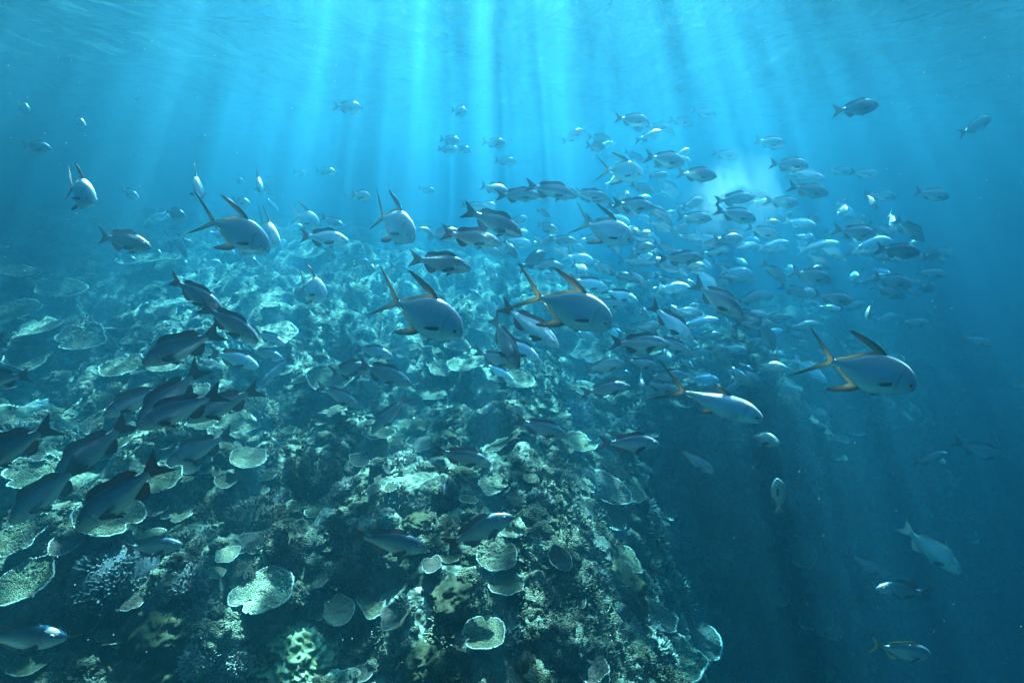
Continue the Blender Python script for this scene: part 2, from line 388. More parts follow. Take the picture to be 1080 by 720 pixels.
def fingers(pts, dirs, lens, rads, r, seg=5, rings=4, bend=0.25):
    """many tapered fingers at once: arrays in, (v, f, tip) out"""
    n = len(pts); ph = np.linspace(0, 2 * math.pi, seg, endpoint=False)
    d = dirs / np.linalg.norm(dirs, axis=1, keepdims=True)
    u = np.cross(d, np.array([0.31, 0.77, 0.55])); u /= np.linalg.norm(u, axis=1, keepdims=True); w_ = np.cross(d, u)
    cur = (u * r.uniform(-1, 1, (n, 1)) + w_ * r.uniform(-1, 1, (n, 1))) * bend
    V = np.zeros((n, rings * seg + 1, 3)); T = np.zeros((n, rings * seg + 1))
    for k in range(rings):
        t = k / (rings - 0.45)
        c = pts + d * (lens * t)[:, None] + cur * (lens * t * t)[:, None]
        rr = rads * (1 - 0.55 * t) * r.uniform(0.8, 1.2, n)
        V[:, k * seg:(k + 1) * seg] = c[:, None] + rr[:, None, None] * (u[:, None] * np.cos(ph)[None, :, None] + w_[:, None] * np.sin(ph)[None, :, None])
        T[:, k * seg:(k + 1) * seg] = max(0, t * 1.25 - 0.35)
    V[:, -1] = pts + d * lens[:, None] + cur * lens[:, None]; T[:, -1] = 1
    F = []
    for k in range(rings - 1):
        for s in range(seg):
            a, b = k * seg + s, k * seg + (s + 1) % seg
            F.append((a, b, b + seg, a + seg))
    for s in range(seg):
        a, b = (rings - 1) * seg + s, (rings - 1) * seg + (s + 1) % seg
        F.append((a, b, rings * seg, rings * seg))
    F = np.array(F); m = rings * seg + 1
    FF = (F[None] + (np.arange(n) * m)[:, None, None]).reshape(-1, 4)
    return V.reshape(-1, 3), FF, T.ravel()
def quads_to_tris(F):
    a = F[:, [0, 1, 2]]; b = F[:, [0, 2, 3]]
    b = b[(b[:, 1] != b[:, 2])]
    return np.concatenate([a, b])

def dome_pts(n, r, flat=0.6):
    z = r.uniform(0.02, 1, n); a = np.arange(n) * 2.39996 + r.uniform(-0.3, 0.3, n)
    q = np.sqrt(1 - z * z)
    return np.stack([q * np.cos(a), q * np.sin(a), z * flat], -1), np.stack([q * np.cos(a), q * np.sin(a), z + 0.25], -1)
def blob(seed, amp=0.12, flat=0.6, sub=4, freq=2.2, meander=0.0, mf=9.0):
    bm = bmesh.new(); bmesh.ops.create_icosphere(bm, subdivisions=sub, radius=1)
    V = np.array([v.co[:] for v in bm.verts]); F = np.array([[v.index for v in f.verts] for f in bm.faces]); bm.free()
    off = Vector((seed * 1.7, seed * 0.9, seed * 2.3))
    D = np.array([noise.noise(Vector(v) * freq + off) for v in V])
    D2 = np.array([noise.noise(Vector(v) * freq * 2.7 + off) for v in V])
    rr = 1 + amp * D + amp * 0.5 * D2; T = np.zeros(len(V))
    if meander:
        Q = np.array([noise.noise(Vector(v) * mf + off) + 0.35 * noise.noise(Vector(v) * mf * 2 + off) for v in V])
        rg = 1 - np.clip(np.abs(Q) * 3.5, 0, 1); rr += meander * rg; T = rg
    P = V * rr[:, None]; P[:, 2] *= flat; P[:, 2] = np.where(P[:, 2] < -0.18, -0.18 + 0.2 * (P[:, 2] + 0.18), P[:, 2])
    return P, F, T
def bush_mesh(seed, n=230, ln=0.34, rad=0.055, flat=0.62, lumps=True):
    r = np.random.RandomState(seed)
    p, d = dome_pts(n, r, flat)
    s = np.ones(n)
    if lumps: s = 0.82 + 0.42 * np.array([noise.noise(Vector(q) * 2.1 + Vector((seed, 0, 3))) for q in p])
    d = d + r.uniform(-0.35, 0.35, d.shape)
    V, F, T = fingers(p * s[:, None] * 0.74, d, ln * r.uniform(0.7, 1.25, n), rad * r.uniform(0.8, 1.25, n), r)
    F = quads_to_tris(F)
    B, BF, BT = blob(seed, 0.2, flat * 0.95, 3); B = B * 0.76
    me = mesh_np('branches', np.concatenate([V, B]), np.concatenate([F, BF + len(V)])); attr(me, 'tip', np.concatenate([T, BT * 0]))
    return me
def blob_mesh(*a, **k):
    V, F, T = blob(*a, **k); me = mesh_np('head', V, F); attr(me, 'tip', T); return me
def cup_mesh(seed, nth=64, nr=14):
    """thin upright vase: a funnel with a ruffled lip, closed by an inner and outer skin"""
    r = np.random.RandomState(seed); th = np.linspace(0, 2 * math.pi, nth, endpoint=False); s = np.linspace(0.12, 1, nr)
    S_, T_ = np.meshgrid(s, th, indexing='ij')
    rr = S_ * (1 + 0.10 * np.sin(3 * T_ + seed) * S_ + 0.07 * np.sin(5 * T_ + 2 * seed) * S_ + 0.05 * (vnoise(T_ * 4, S_ * 4, seed) - .5))
    z = 0.42 * S_ ** 1.7 + 0.06 * np.sin(4 * T_ + seed) * S_ ** 3 + 0.02 * (vnoise(rr * np.cos(T_) * 12, rr * np.sin(T_) * 12, seed) - .5)
    A = np.stack([rr * np.cos(T_), rr * np.sin(T_), z], -1); B = A.copy(); B[..., :2] *= 1.015; B[..., 2] -= 0.06
    V = np.concatenate([A.reshape(-1, 3), B.reshape(-1, 3)]); i = np.arange(nr * nth).reshape(nr, nth); j = np.roll(i, -1, 1); o = nr * nth
    F = np.concatenate([np.stack([i[:-1], i[1:], j[1:], j[:-1]], -1).reshape(-1, 4), np.stack([i[:-1], j[:-1], j[1:], i[1:]], -1).reshape(-1, 4) + o, np.stack([i[-1], i[-1] + o, j[-1] + o, j[-1]], -1), np.stack([i[0], j[0], j[0] + o, i[0] + o], -1)])
    me = mesh_np('cup', V, F); attr(me, 'tip', np.concatenate([np.clip((S_ - 0.9) * 10, 0, 1).ravel(), np.zeros(o)])); return me

PLATES = [plate_disc(k, rag=0.08 + 0.05 * (k % 3), cup=[0.06, 0.16, 0.02][k % 3], notch=[0, 0, 1, 2][k % 4]) for k in range(9)]
SHAPES = {
    'bush_coral': [bush_mesh(3 + k) for k in range(4)],
    'thicket_coral': [bush_mesh(20 + k, 420, 0.24, 0.035, 0.7) for k in range(3)],
    'finger_coral': [bush_mesh(40 + k, 110, 0.42, 0.085, 0.5) for k in range(3)],
    'boulder_coral': [blob_mesh(5 + k, 0.38, 0.6, 5, 1.6 + 0.3 * k, 0.05, 11) for k in range(4)],
    'dome_coral': [bush_mesh(90 + k, 900, 0.17, 0.036, 0.8) for k in range(2)],
    'leather_coral': [blob_mesh(60 + k, 0.25, 0.5, 6, 1.6, 0.20, 5.5) for k in range(2)],
    'cup_coral': [cup_mesh(80 + k) for k in range(3)],
}
def link(name, me, m=None, parent=None):
    o = bpy.data.objects.new(name, me); COL.objects.link(o)
    if parent: o.parent = parent
    if m is not None:
        o.data = me
        if not me.materials: me.materials.append(m)
        else:                                               # shared mesh, the object's own material
            o.material_slots[0].link = 'OBJECT'; o.material_slots[0].material = m
    return o
def tag(o, label, cat, group=None):
    o['label'] = label; o['category'] = cat
    if group: o['group'] = group
    return o
def frame(n, spin):
    n = n.normalized(); q = n.to_track_quat('Z', 'Y'); return (q.to_matrix() @ Matrix.Rotation(spin, 3, 'Z')).to_euler()
TAKEN = []; PLATED = []
def coral(kind, p, size, m, label, group=None, variant=0, lean=0.5, lift=None, flat=1.0, rim=None, spin=None):
    """size = radius in metres; lean: how far it follows the slope"""
    n = (nrm(p.x, p.y, max(0.15, size * 0.6)) * lean + Vector((0, 0, 1)) * (1 - lean)).normalized()
    spin = rng.uniform(0, 6.28) if spin is None else spin
    TAKEN.append((p.x, p.y, p.z, size)); PLATED.append((p.x, p.y, size if kind == 'plate_coral' else size * 0.6))
    if kind == 'plate_coral':
        a, b, c = PLATES[variant % len(PLATES)]
        root = bpy.data.objects.new('plate_coral', None); COL.objects.link(root)
        root.empty_display_size = 0.1
        root.location = p + Vector((0, 0, size * 0.30 if lift is None else lift)); root.rotation_euler = frame(n, spin); root.scale = (size, size, size * flat)
        link('plate', a, m, root); link('rim', b, rim or M['rim'], root); link('stalk', c, M['stalk'], root)
    else:
        root = link(kind, SHAPES[kind][variant % len(SHAPES[kind])], m)
        root.location = p - n * size * 0.08; root.rotation_euler = frame(n, spin); root.scale = (size, size, size * flat)
    cat = {'plate_coral': 'plate coral', 'bush_coral': 'branching coral', 'thicket_coral': 'branching coral', 'finger_coral': 'finger coral', 'boulder_coral': 'boulder coral', 'leather_coral': 'soft coral', 'cup_coral': 'cup coral', 'dome_coral': 'branching coral'}[kind]
    return tag(root, label, cat, group)

# ------------------------------------------------------------------ corals one can single out in the photograph: (kind, px, py, width in px, material, label, extras)
P_, B_, T_, F_, D_, L_, C_ = 'plate_coral', 'bush_coral', 'thicket_coral', 'finger_coral', 'boulder_coral', 'leather_coral', 'cup_coral'
NAMED = [
    (P_, 262, 488, 42, 'plate_tan', 'pale oval plate coral with a clean bright rim above the dark thicket', {}),
    (P_, 239, 510, 25, 'plate_olive', 'small round plate coral with thin white rim just above the brown thicket', {}),
    (P_, 224, 500, 20, 'plate_olive', 'small plate coral half tucked behind a white rimmed one above the thicket', {}),
    (P_, 275, 518, 18, 'plate_tan', 'tiny ring shaped plate coral at the upper edge of the brown thicket', {}),
    (P_, 379, 489, 24, 'plate_brown', 'dark little plate coral with a frilled white rim, alone on shaded rock', dict(variant=1)),
    (P_, 394, 518, 21, 'plate_brown', 'front plate coral of a trio of overlapping rosettes', {}),
    (P_, 401, 506, 15, 'plate_tan', 'hindmost plate coral of a trio of overlapping rosettes', {}),
    (P_, 413, 516, 17, 'plate_olive', 'narrow plate coral on the outer side of a rosette trio', {}),
    (P_, 240, 587, 28, 'plate_tan', 'fan shaped pale plate coral with a notch, below the brown thicket', dict(variant=2)),
    (P_, 205, 599, 19, 'plate_brown', 'small brown plate coral with thick white rim beside a fan shaped one', {}),
    (P_, 227, 607, 21, 'plate_olive', 'dull lobed plate coral between a white rimmed one and a fan', {}),
    (P_, 278, 632, 68, 'plate_tan', 'broad pale plate coral with lobed bright rim above the yellow leather coral', dict(variant=6)),
    (P_, 358, 649, 37, 'plate_tan', 'round pale plate coral with rolled rim beside the yellow leather coral', dict(variant=1)),
    (P_, 173, 511, 41, 'plate_olive', 'olive plate coral with a bright rim behind the diving snapper', {}),
    (P_, 155, 538, 44, 'plate_brown', 'dull brown plate coral below the diving snapper', {}),
    (P_, 118, 555, 74, 'plate_olive', 'large yellowish plate coral with a glowing edge under the diving snapper', {}),
    (P_, 38, 508, 66, 'plate_olive', 'very large olive plate coral carrying a smaller lobe beneath two diving snappers', {}),
    (P_, 20, 572, 64, 'plate_olive', 'wide shadowed plate coral stacked above the darkest one', {}),
    (P_, 72, 576, 48, 'plate_brown', 'brown plate coral with bright rim leaning over the domed bush coral', {}),
    (P_, 28, 622, 76, 'plate_olive', 'darkest and widest plate coral beside the domed grey bush coral', {}),
    (P_, 94, 661, 44, 'plate_brown', 'shallow dish plate coral in deep shade below the domed bush coral', dict(variant=1)),
    (P_, 32, 704, 48, 'plate_olive', 'shaded plate coral under the big dark snapper, at the very bottom', {}),
    (P_, 202, 497, 22, 'plate_tan', 'bright greenish plate coral beside the tail of the diving snapper', {}),
    (P_, 217, 497, 16, 'plate_brown', 'dark plate coral touching a bright greenish one', {}),
    (P_, 249, 451, 50, 'plate_olive', 'broad olive plate coral with crinkled white rim by the dark snapper tail', dict(variant=2)),
    (P_, 130, 473, 34, 'plate_olive', 'plate coral with bright far rim between two descending snappers', {}),
    (P_, 100, 451, 36, 'plate_brown', 'dim plate coral behind the tail of a descending snapper', {}),
    (P_, 349, 405, 52, 'plate_olive', 'two ringed plate coral below the dark red tailed snapper', dict(variant=3)),
    (P_, 336, 395, 26, 'plate_tan', 'smaller plate coral overlapping a two ringed one from behind', {}),
    (P_, 352, 437, 33, 'plate_tan', 'tilted ribbed plate coral shaped like an open shell', dict(lean=1.0)),
    (P_, 454, 421, 37, 'plate_tan', 'pale yellow tilted plate coral lit from above beside the steep snapper', dict(lean=0.9)),
    (P_, 548, 406, 38, 'plate_tan', 'pale plate coral on the crest under a bright silvery fish', {}),
    (P_, 494, 389, 50, 'plate_tan', 'wide pale plate coral with broken rim on the crest below the blue pompano', dict(variant=6)),
    (P_, 463, 391, 32, 'plate_tan', 'ruffled plate coral joined to a wide pale one on the crest', dict(variant=2)),
    (P_, 518, 411, 20, 'plate_olive', 'small grey green plate coral below the broken rimmed pale one', {}),
    (P_, 525, 473, 31, 'plate_olive', 'grey green plate coral standing on edge behind the blue snapper nose', dict(lean=1.0)),
    (P_, 523, 589, 50, 'plate_tan', 'smooth pale yellow plate coral below the upswimming snapper', dict(lean=0.8, variant=0)),
    (P_, 590, 593, 32, 'plate_brown', 'brown oval plate coral on the edge of the drop', dict(lean=0.8)),
    (P_, 622, 705, 46, 'plate_brown', 'brown plate coral at the foot of the near ridge', {}),
    (P_, 637, 700, 22, 'plate_tan', 'small upright plate coral against a brown one at the ridge foot', dict(lean=1.0)),
    (P_, 67, 314, 53, 'plate_olive', 'saucer shaped plate coral standing clear on the dim upper flat', dict(variant=1)),
    (P_, 22, 332, 43, 'plate_olive', 'plate coral just below a saucer shaped one on the dim flat', {}),
    (P_, 42, 354, 48, 'plate_tan', 'long flat plate coral above the cut off snapper tail', {}),
    (P_, 88, 364, 48, 'plate_olive', 'flat ragged plate coral alone on shaded rock of the upper flat', {}),
    (P_, 30, 383, 46, 'plate_olive', 'plate coral with double rim below the cut off snapper tail', {}),
    (P_, 130, 393, 50, 'plate_olive', 'round rimmed plate coral beneath the pale blue snapper', {}),
    (P_, 172, 392, 34, 'plate_tan', 'scalloped plate coral adjoining a round rimmed one below the pale blue snapper', {}),
    (P_, 157, 282, 62, 'plate_tan', 'far wide plate coral below the grey chub', {}),
    (P_, 116, 351, 28, 'plate_tan', 'thin bright edged plate coral seen nearly edge on', {}),
    (P_, 20, 296, 50, 'plate_olive', 'far plate coral with a bright upper edge on the dim flat', {}),
    (P_, 175, 333, 26, 'plate_tan', 'small plate coral next to a bright white branching patch', {}),
    (P_, 284, 364, 62, 'plate_tan', 'wide sunlit plate coral under two dark fish', {}),
    (P_, 327, 273, 34, 'plate_tan', 'pale far plate coral beneath the white bellied fish', {}),
    (P_, 855, 652, 46, 'plate_olive', 'dim hanging plate coral deep on the far slope', {}),
    (P_, 842, 586, 38, 'plate_olive', 'lobed dim plate coral halfway down the far slope', dict(variant=3)),
    (P_, 805, 596, 24, 'plate_olive', 'small crescent plate coral beside a lobed dim one on the far slope', {}),
    (P_, 680, 579, 16, 'plate_tan', 'small pale plate coral in the gap beyond the ridge', {}),
    (P_, 692, 588, 30, 'plate_olive', 'squarish dim plate coral in the gap beyond the ridge', {}),
    (P_, 703, 663, 20, 'plate_brown', 'little plate coral jutting from the shadowed ridge wall', {}),
    (P_, 868, 455, 22, 'plate_tan', 'far oval plate coral catching light behind the lowest pompano', {}),
    (P_, 616, 515, 28, 'plate_tan', 'ledge like plate coral under blue branching fingers on the ridge edge', {}),
    (D_, 438, 452, 33, 'boulder_yellow', 'oval tan boulder coral with fine bumps beside the ridge crest', {}),
    (D_, 489, 503, 32, 'boulder_yellow', 'rounded tan boulder coral below the blue snapper', {}),
    (D_, 478, 628, 46, 'boulder_yellow', 'big lobed mustard boulder coral under the pale yellow plate', dict(variant=1)),
    (D_, 374, 538, 25, 'boulder_yellow', 'small yellow boulder coral beside white knobs', {}),
    (D_, 408, 541, 17, 'boulder_grey', 'small grey spotted boulder coral near the yellow one', {}),
    (D_, 440, 552, 30, 'boulder_olive', 'two lobed olive boulder coral behind the grey red tailed snapper', dict(variant=2)),
    (D_, 457, 591, 21, 'boulder_grey', 'small dotted boulder coral right under the snapper tail', {}),
    (D_, 447, 698, 40, 'boulder_olive', 'olive boulder coral at the very bottom of the near reef', dict(variant=3)),
    (D_, 470, 462, 28, 'boulder_olive', 'smooth dark boulder coral behind the oval tan one', {}),
    (D_, 418, 470, 22, 'boulder_yellow', 'small knobbly boulder coral below the oval tan one', {}),
    (D_, 170, 712, 44, 'boulder_olive', 'dark ribbed boulder coral at the bottom edge in shade', {}),
    (L_, 312, 690, 92, 'leather', 'bright yellow green leather coral with deep folds', dict(variant=0, flat=0.9)),
    (C_, 418, 651, 34, 'plate_brown', 'brown vase coral with a white lip opening upward', dict(variant=0)),
    ('dome_coral', 122, 607, 104, 'bush_blue', 'large grey domed bush coral in half shade', dict(flat=1.0)),
    (T_, 334, 505, 70, 'bush_dark', 'tall dark brown thicket coral mound', dict(flat=1.2)),
    (T_, 270, 548, 78, 'bush_dark', 'spreading dark brown thicket coral in front of the tall mound', dict(variant=1)),
    (T_, 300, 575, 56, 'bush_dark', 'lower brown thicket coral joining the spreading one', dict(variant=2)),
    (T_, 228, 540, 52, 'bush_dark', 'dark thicket coral beside small white rimmed plates', dict(variant=2)),
    (B_, 309, 493, 32, 'bush_tan', 'pale tan bush coral behind the tall dark mound', {}),
    (F_, 535, 662, 50, 'bush_white', 'white tipped finger coral cluster on the shaded near ridge', dict(variant=1)),
    (F_, 450, 713, 22, 'bush_white', 'small white finger coral at the bottom edge beside an olive boulder', {}),
    (B_, 473, 553, 28, 'bush_tan', 'small tan bush coral above the upswimming snapper tail', {}),
    (T_, 556, 702, 38, 'bush_dark', 'brown fuzzy thicket coral near the ridge foot', dict(variant=1)),
    (F_, 616, 505, 34, 'bush_blue', 'blue grey spiky finger coral on the ridge edge above a ledge', dict(variant=2)),
    (B_, 626, 606, 42, 'bush_blue', 'feathery blue grey bush coral hanging on the ridge side', {}),
    (B_, 425, 488, 34, 'bush_white', 'speckled white bush coral in the dark hollow below the boulders', {}),
    (B_, 216, 566, 30, 'bush_blue', 'pale blue bush coral beside the dark thicket', {}),
    (B_, 350, 557, 30, 'bush_tan', 'round tan bush coral with lit top below the yellow boulder', {}),
    (B_, 600, 690, 34, 'bush_blue', 'grey bush coral on the shadowed wall near the ridge foot', {}),
    (B_, 575, 630, 36, 'bush_tan', 'tan bush coral right of the mustard boulder', {}),
    (B_, 765, 455, 60, 'bush_tan', 'broad dim bush coral under the silver trevally', dict(variant=2)),
    (B_, 745, 470, 40, 'bush_tan', 'dim bush coral behind the small striped snapper', {}),
]
for k, (kind, px, py, wpx, mt, lab, ex) in enumerate(NAMED):
    p = on_reef(px, min(py, 760))
    if p is None: continue
    dist = (p - CAM).dot(FWD)
    size = wpx / 2 * dist / FPX * ((0.72 if px < 110 and py > 480 else 0.86) if kind == P_ else 1.0)
    ex = dict(ex); v = ex.pop('variant', k)
    if kind == P_: p = p - ray(px, py) * (size * 0.30)
    coral(kind, p, size, M[mt], lab, variant=v, **ex)
# ------------------------------------------------------------------ the many other colonies: one object each, groups by stretch of reef
def region(px, py, dist):
    if px > 655 and py > 330 or (px > 640 and py > 480): return 'far slope beyond the drop' if py < 520 else 'dark slope under the school'
    if dist > 11: return 'hazy far end of the reef flat'
    if dist > 7.2: return 'middle stretch of the reef flat' if px < 330 else 'reef crest under the pompanos'
    if px < 200: return 'shaded near reef under the diving snappers'
    if px > 480: return 'near ridge beside the drop'
    return 'near reef below the school'
KINDW = [(P_, 62), (B_, 38), (T_, 16), (F_, 5), (D_, 22), (C_, 3)]
LOOK = {P_: [('plate_olive', 'olive'), ('plate_tan', 'pale tan'), ('plate_brown', 'brown')], B_: [('bush_tan', 'tan'), ('bush_blue', 'blue grey'), ('bush_white', 'whitish')],
        T_: [('bush_dark', 'dark brown')], F_: [('bush_white', 'white tipped'), ('bush_tan', 'tan')], D_: [('boulder_yellow', 'yellowish'), ('boulder_olive', 'olive'), ('boulder_grey', 'grey')], C_: [('plate_brown', 'brown'), ('plate_tan', 'pale')]}
SAY = {P_: 'plate coral', B_: 'bush coral', T_: 'thicket coral', F_: 'finger coral', D_: 'boulder coral', C_: 'vase coral'}
def scatter(n, seed):
    r = random.Random(seed); made = 0; tries = 0
    while made < n and tries < n * 40:
        tries += 1
        px, py = r.uniform(-90, 1120), 215 + 560 * r.random() ** 0.75
        p = on_reef(px, py)
        if p is None: continue
        dist = (p - CAM).length
        if dist > 24: continue
        if dist > 9 and px < 640 and r.random() < 0.3: continue
        kind = r.choices([k for k, _ in KINDW], [w_ for _, w_ in KINDW])[0]
        sz = {P_: (0.06, 0.21), B_: (0.08, 0.22), T_: (0.10, 0.22), F_: (0.06, 0.13), D_: (0.06, 0.2), C_: (0.06, 0.12)}[kind]
        size = sz[0] + (sz[1] - sz[0]) * r.random() ** 1.7
        if dist < 5.5 and kind == P_: size = min(size, 0.13)
        if dist > 8: size *= 1.0 + (dist - 8) * 0.06
        if any((p.x - a) ** 2 + (p.y - b) ** 2 + (p.z - c) ** 2 < (0.72 * (size + s)) ** 2 for a, b, c, s in TAKEN): continue
        mt, word = r.choice(LOOK[kind])
        reg = region(px, py, dist)
        big = 'large' if size > 0.19 else 'small' if size < 0.10 else 'medium'
        coral(kind, p, size, M[mt], f'{big} {word} {SAY[kind]} on the {reg}', group=f'{big} {word} {SAY[kind]}s, {reg}', variant=r.randrange(9), lean=r.uniform(0.1, 0.45) if kind == P_ else 0.7,
              flat=r.uniform(0.8, 1.2))
        made += 1
scatter(580, 5)
# larger colonies on the ledges of the slope beyond the drop, where only big ones still show
def slope_scatter(n, seed):
    r = random.Random(seed); made = 0; tries = 0
    while made < n and tries < n * 60:
        tries += 1; px, py = r.uniform(600, 1050), r.uniform(330, 700); p = on_reef(px, py)
        if p is None: continue
        dist = (p - CAM).length; nn = nrm(p.x, p.y, 0.3)
        if dist < 5 or dist > 17 or r.random() > 0.25 + nn.z: continue
        kind = r.choices([P_, B_, D_, T_], [22, 46, 20, 12])[0]; size = r.uniform(0.16, 0.36)
        if any((p.x - a) ** 2 + (p.y - b) ** 2 + (p.z - c) ** 2 < (0.6 * (size + s)) ** 2 for a, b, c, s in TAKEN): continue
        mt, word = r.choice(LOOK[kind]); reg = region(px, py, dist)
        big = 'large' if size > 0.3 else 'broad'
        coral(kind, p, size, M[mt], f'{big} {word} {SAY[kind]} on a ledge, {reg}', group=f'{big} {word} {SAY[kind]}s on ledges, {reg}', variant=r.randrange(9), lean=0.25 if kind == P_ else 0.7)
        made += 1
slope_scatter(170, 8)

# ------------------------------------------------------------------ uncountable small growth between them: one object of stuff
def make_growth():
    r = np.random.RandomState(11); pr = random.Random(3)
    pieces = []
    for k in range(6):                                        # cauliflower knobs
        B, F, T = blob(100 + k, 0.45, 0.8, 3, 1.8 + 0.1 * k, 0.3, 4.0 + 0.3 * k); B = B * 1.1; pieces.append((B, F, T * 0.7))
    for k in range(11):                                       # tufts of short fingers
        n = r.randint(22, 40); p, d = dome_pts(n, r, 0.7); V, F, T = fingers(p * 0.55, d + r.uniform(-.5, .5, d.shape), 0.75 * r.uniform(.5, 1.3, n), 0.11 * r.uniform(.7, 1.3, n), r, 4, 3, 0.5); pieces.append((V, quads_to_tris(F), T))
    for k in range(3):                                        # leafy scales
        n = 9; V = []; F = []; 
        for q in range(n):
            a = r.uniform(0, 6.28); ring = np.linspace(-1.1, 1.1, 6); c = np.array([math.cos(a), math.sin(a), 0]) * r.uniform(0.1, 0.5)
            up = np.array([math.cos(a) * .8, math.sin(a) * .8, .6]); sd_ = np.array([-math.sin(a), math.cos(a), 0])
            b0 = len(V); V.append(c - [0, 0, .2]); 
            for t in ring: V.append(c + up * 0.75 * math.cos(t * 1.1) * r.uniform(.85, 1.1) + sd_ * math.sin(t) * 0.6)
            V.append(c - [0, 0, .3] + up * 0.05)
            for s in range(5): V_ = None; F.append((b0, b0 + 1 + s, b0 + 2 + s)); F.append((b0 + 7, b0 + 2 + s, b0 + 1 + s))
        pieces.append((np.array(V), np.array(F), np.array([0 if i % 8 in (0, 7) else 0.8 for i in range(len(V))])))
    PA_ = np.array(PLATED)
    VV, FF, TT, HH = [], [], [], []; off = 0; made = 0; tries = 0
    while made < 9500 and tries < 40000:
        tries += 1
        px, py = pr.uniform(-120, 1150), 225 + 560 * pr.random() ** 0.7
        if pr.random() < 0.3: px, py = pr.uniform(560, 980), pr.uniform(360, 760)
        d = ray(px, py); p = on_reef(px, py, 19)
        if p is None: continue
        if len(PA_) and np.any((PA_[:, 0] - p.x) ** 2 + (PA_[:, 1] - p.y) ** 2 < PA_[:, 2] ** 2 * 0.95): continue
        clump = float(fbm(np.array([p.x * 1.3]), np.array([p.y * 1.3]), 3, 9)[0])
        right = px > 560 + max(0, 560 - py) * 0.25
        if not right and clump + pr.uniform(-0.25, 0.25) < -0.05: continue
        dist = (p - CAM).length
        k = pr.randrange(len(pieces)); V, F, T = pieces[k]
        s = 0.022 + 0.05 * pr.random() ** 1.6 * (1 + 0.05 * max(0, dist - 5)) * (1.5 if right else 1.0) * (1.5 if right and dist > 7 else 1.0); a = pr.uniform(0, 6.28)
        Rm = np.array(frame(nrm(p.x, p.y), a).to_matrix())
        VV.append((V * s) @ Rm.T + np.array(p)); FF.append(F + off); TT.append(T); HH.append(np.full(len(V), pr.random())); off += len(V); made += 1
    me = mesh_np('coral_growth', np.concatenate(VV), np.concatenate(FF)); attr(me, 'tip', np.concatenate(TT)); attr(me, 'hue', np.concatenate(HH))
    o = link('coral_growth', me); o['kind'] = 'stuff'
    m, nt, out = mat('coral_growth')
    a = N(nt, 'ShaderNodeAttribute', attribute_name='hue'); t = N(nt, 'ShaderNodeAttribute', attribute_name='tip')
    r_ = ramp(nt, a.outputs['Fac'], [(0.0, (0.02, 0.017, 0.010)), (0.35, (0.05, 0.040, 0.020)), (0.6, (0.095, 0.080, 0.042)), (0.85, (0.085, 0.095, 0.065)), (1.0, (0.24, 0.22, 0.15))])
    mx = N(nt, 'ShaderNodeMix', data_type='RGBA'); L(nt, math_n(nt, 'MULTIPLY', t.outputs['Fac'], 0.4), mx.inputs[0]); L(nt, r_.outputs[0], mx.inputs[6]); mx.inputs[7].default_value = (0.5, 0.47, 0.34, 1)
    b = N(nt, 'ShaderNodeBsdfPrincipled', Roughness=0.9); b.inputs['Specular IOR Level'].default_value = 0.1
    tc = N(nt, 'ShaderNodeTexCoord'); vo = N(nt, 'ShaderNodeTexVoronoi', Scale=75); L(nt, tc.outputs['Object'], vo.inputs['Vector']); ns = N(nt, 'ShaderNodeTexNoise', Scale=45, Detail=4, Roughness=0.7); L(nt, tc.outputs['Object'], ns.inputs['Vector'])
    bp = N(nt, 'ShaderNodeBump', Strength=1.0, Distance=0.02); L(nt, math_n(nt, 'SUBTRACT', ns.outputs[0], vo.outputs[0]), bp.inputs['Height']); L(nt, bp.outputs[0], b.inputs['Normal'])
    dot = math_n(nt, 'MULTIPLY_ADD', vo.outputs[0], -1.3, True); dot.node.inputs[2].default_value = 1.25
    mm = N(nt, 'ShaderNodeMix', data_type='RGBA', blend_type='MULTIPLY'); mm.inputs[0].default_value = 0.7; L(nt, mx.outputs[2], mm.inputs[6]); cc = N(nt, 'ShaderNodeCombineColor')
    for k in range(3): L(nt, dot, cc.inputs[k])
    L(nt, cc.outputs[0], mm.inputs[7])
    L(nt, mm.outputs[2], b.inputs['Base Color']); L(nt, b.outputs[0], out.inputs['Surface']); me.materials.append(m)
make_growth()
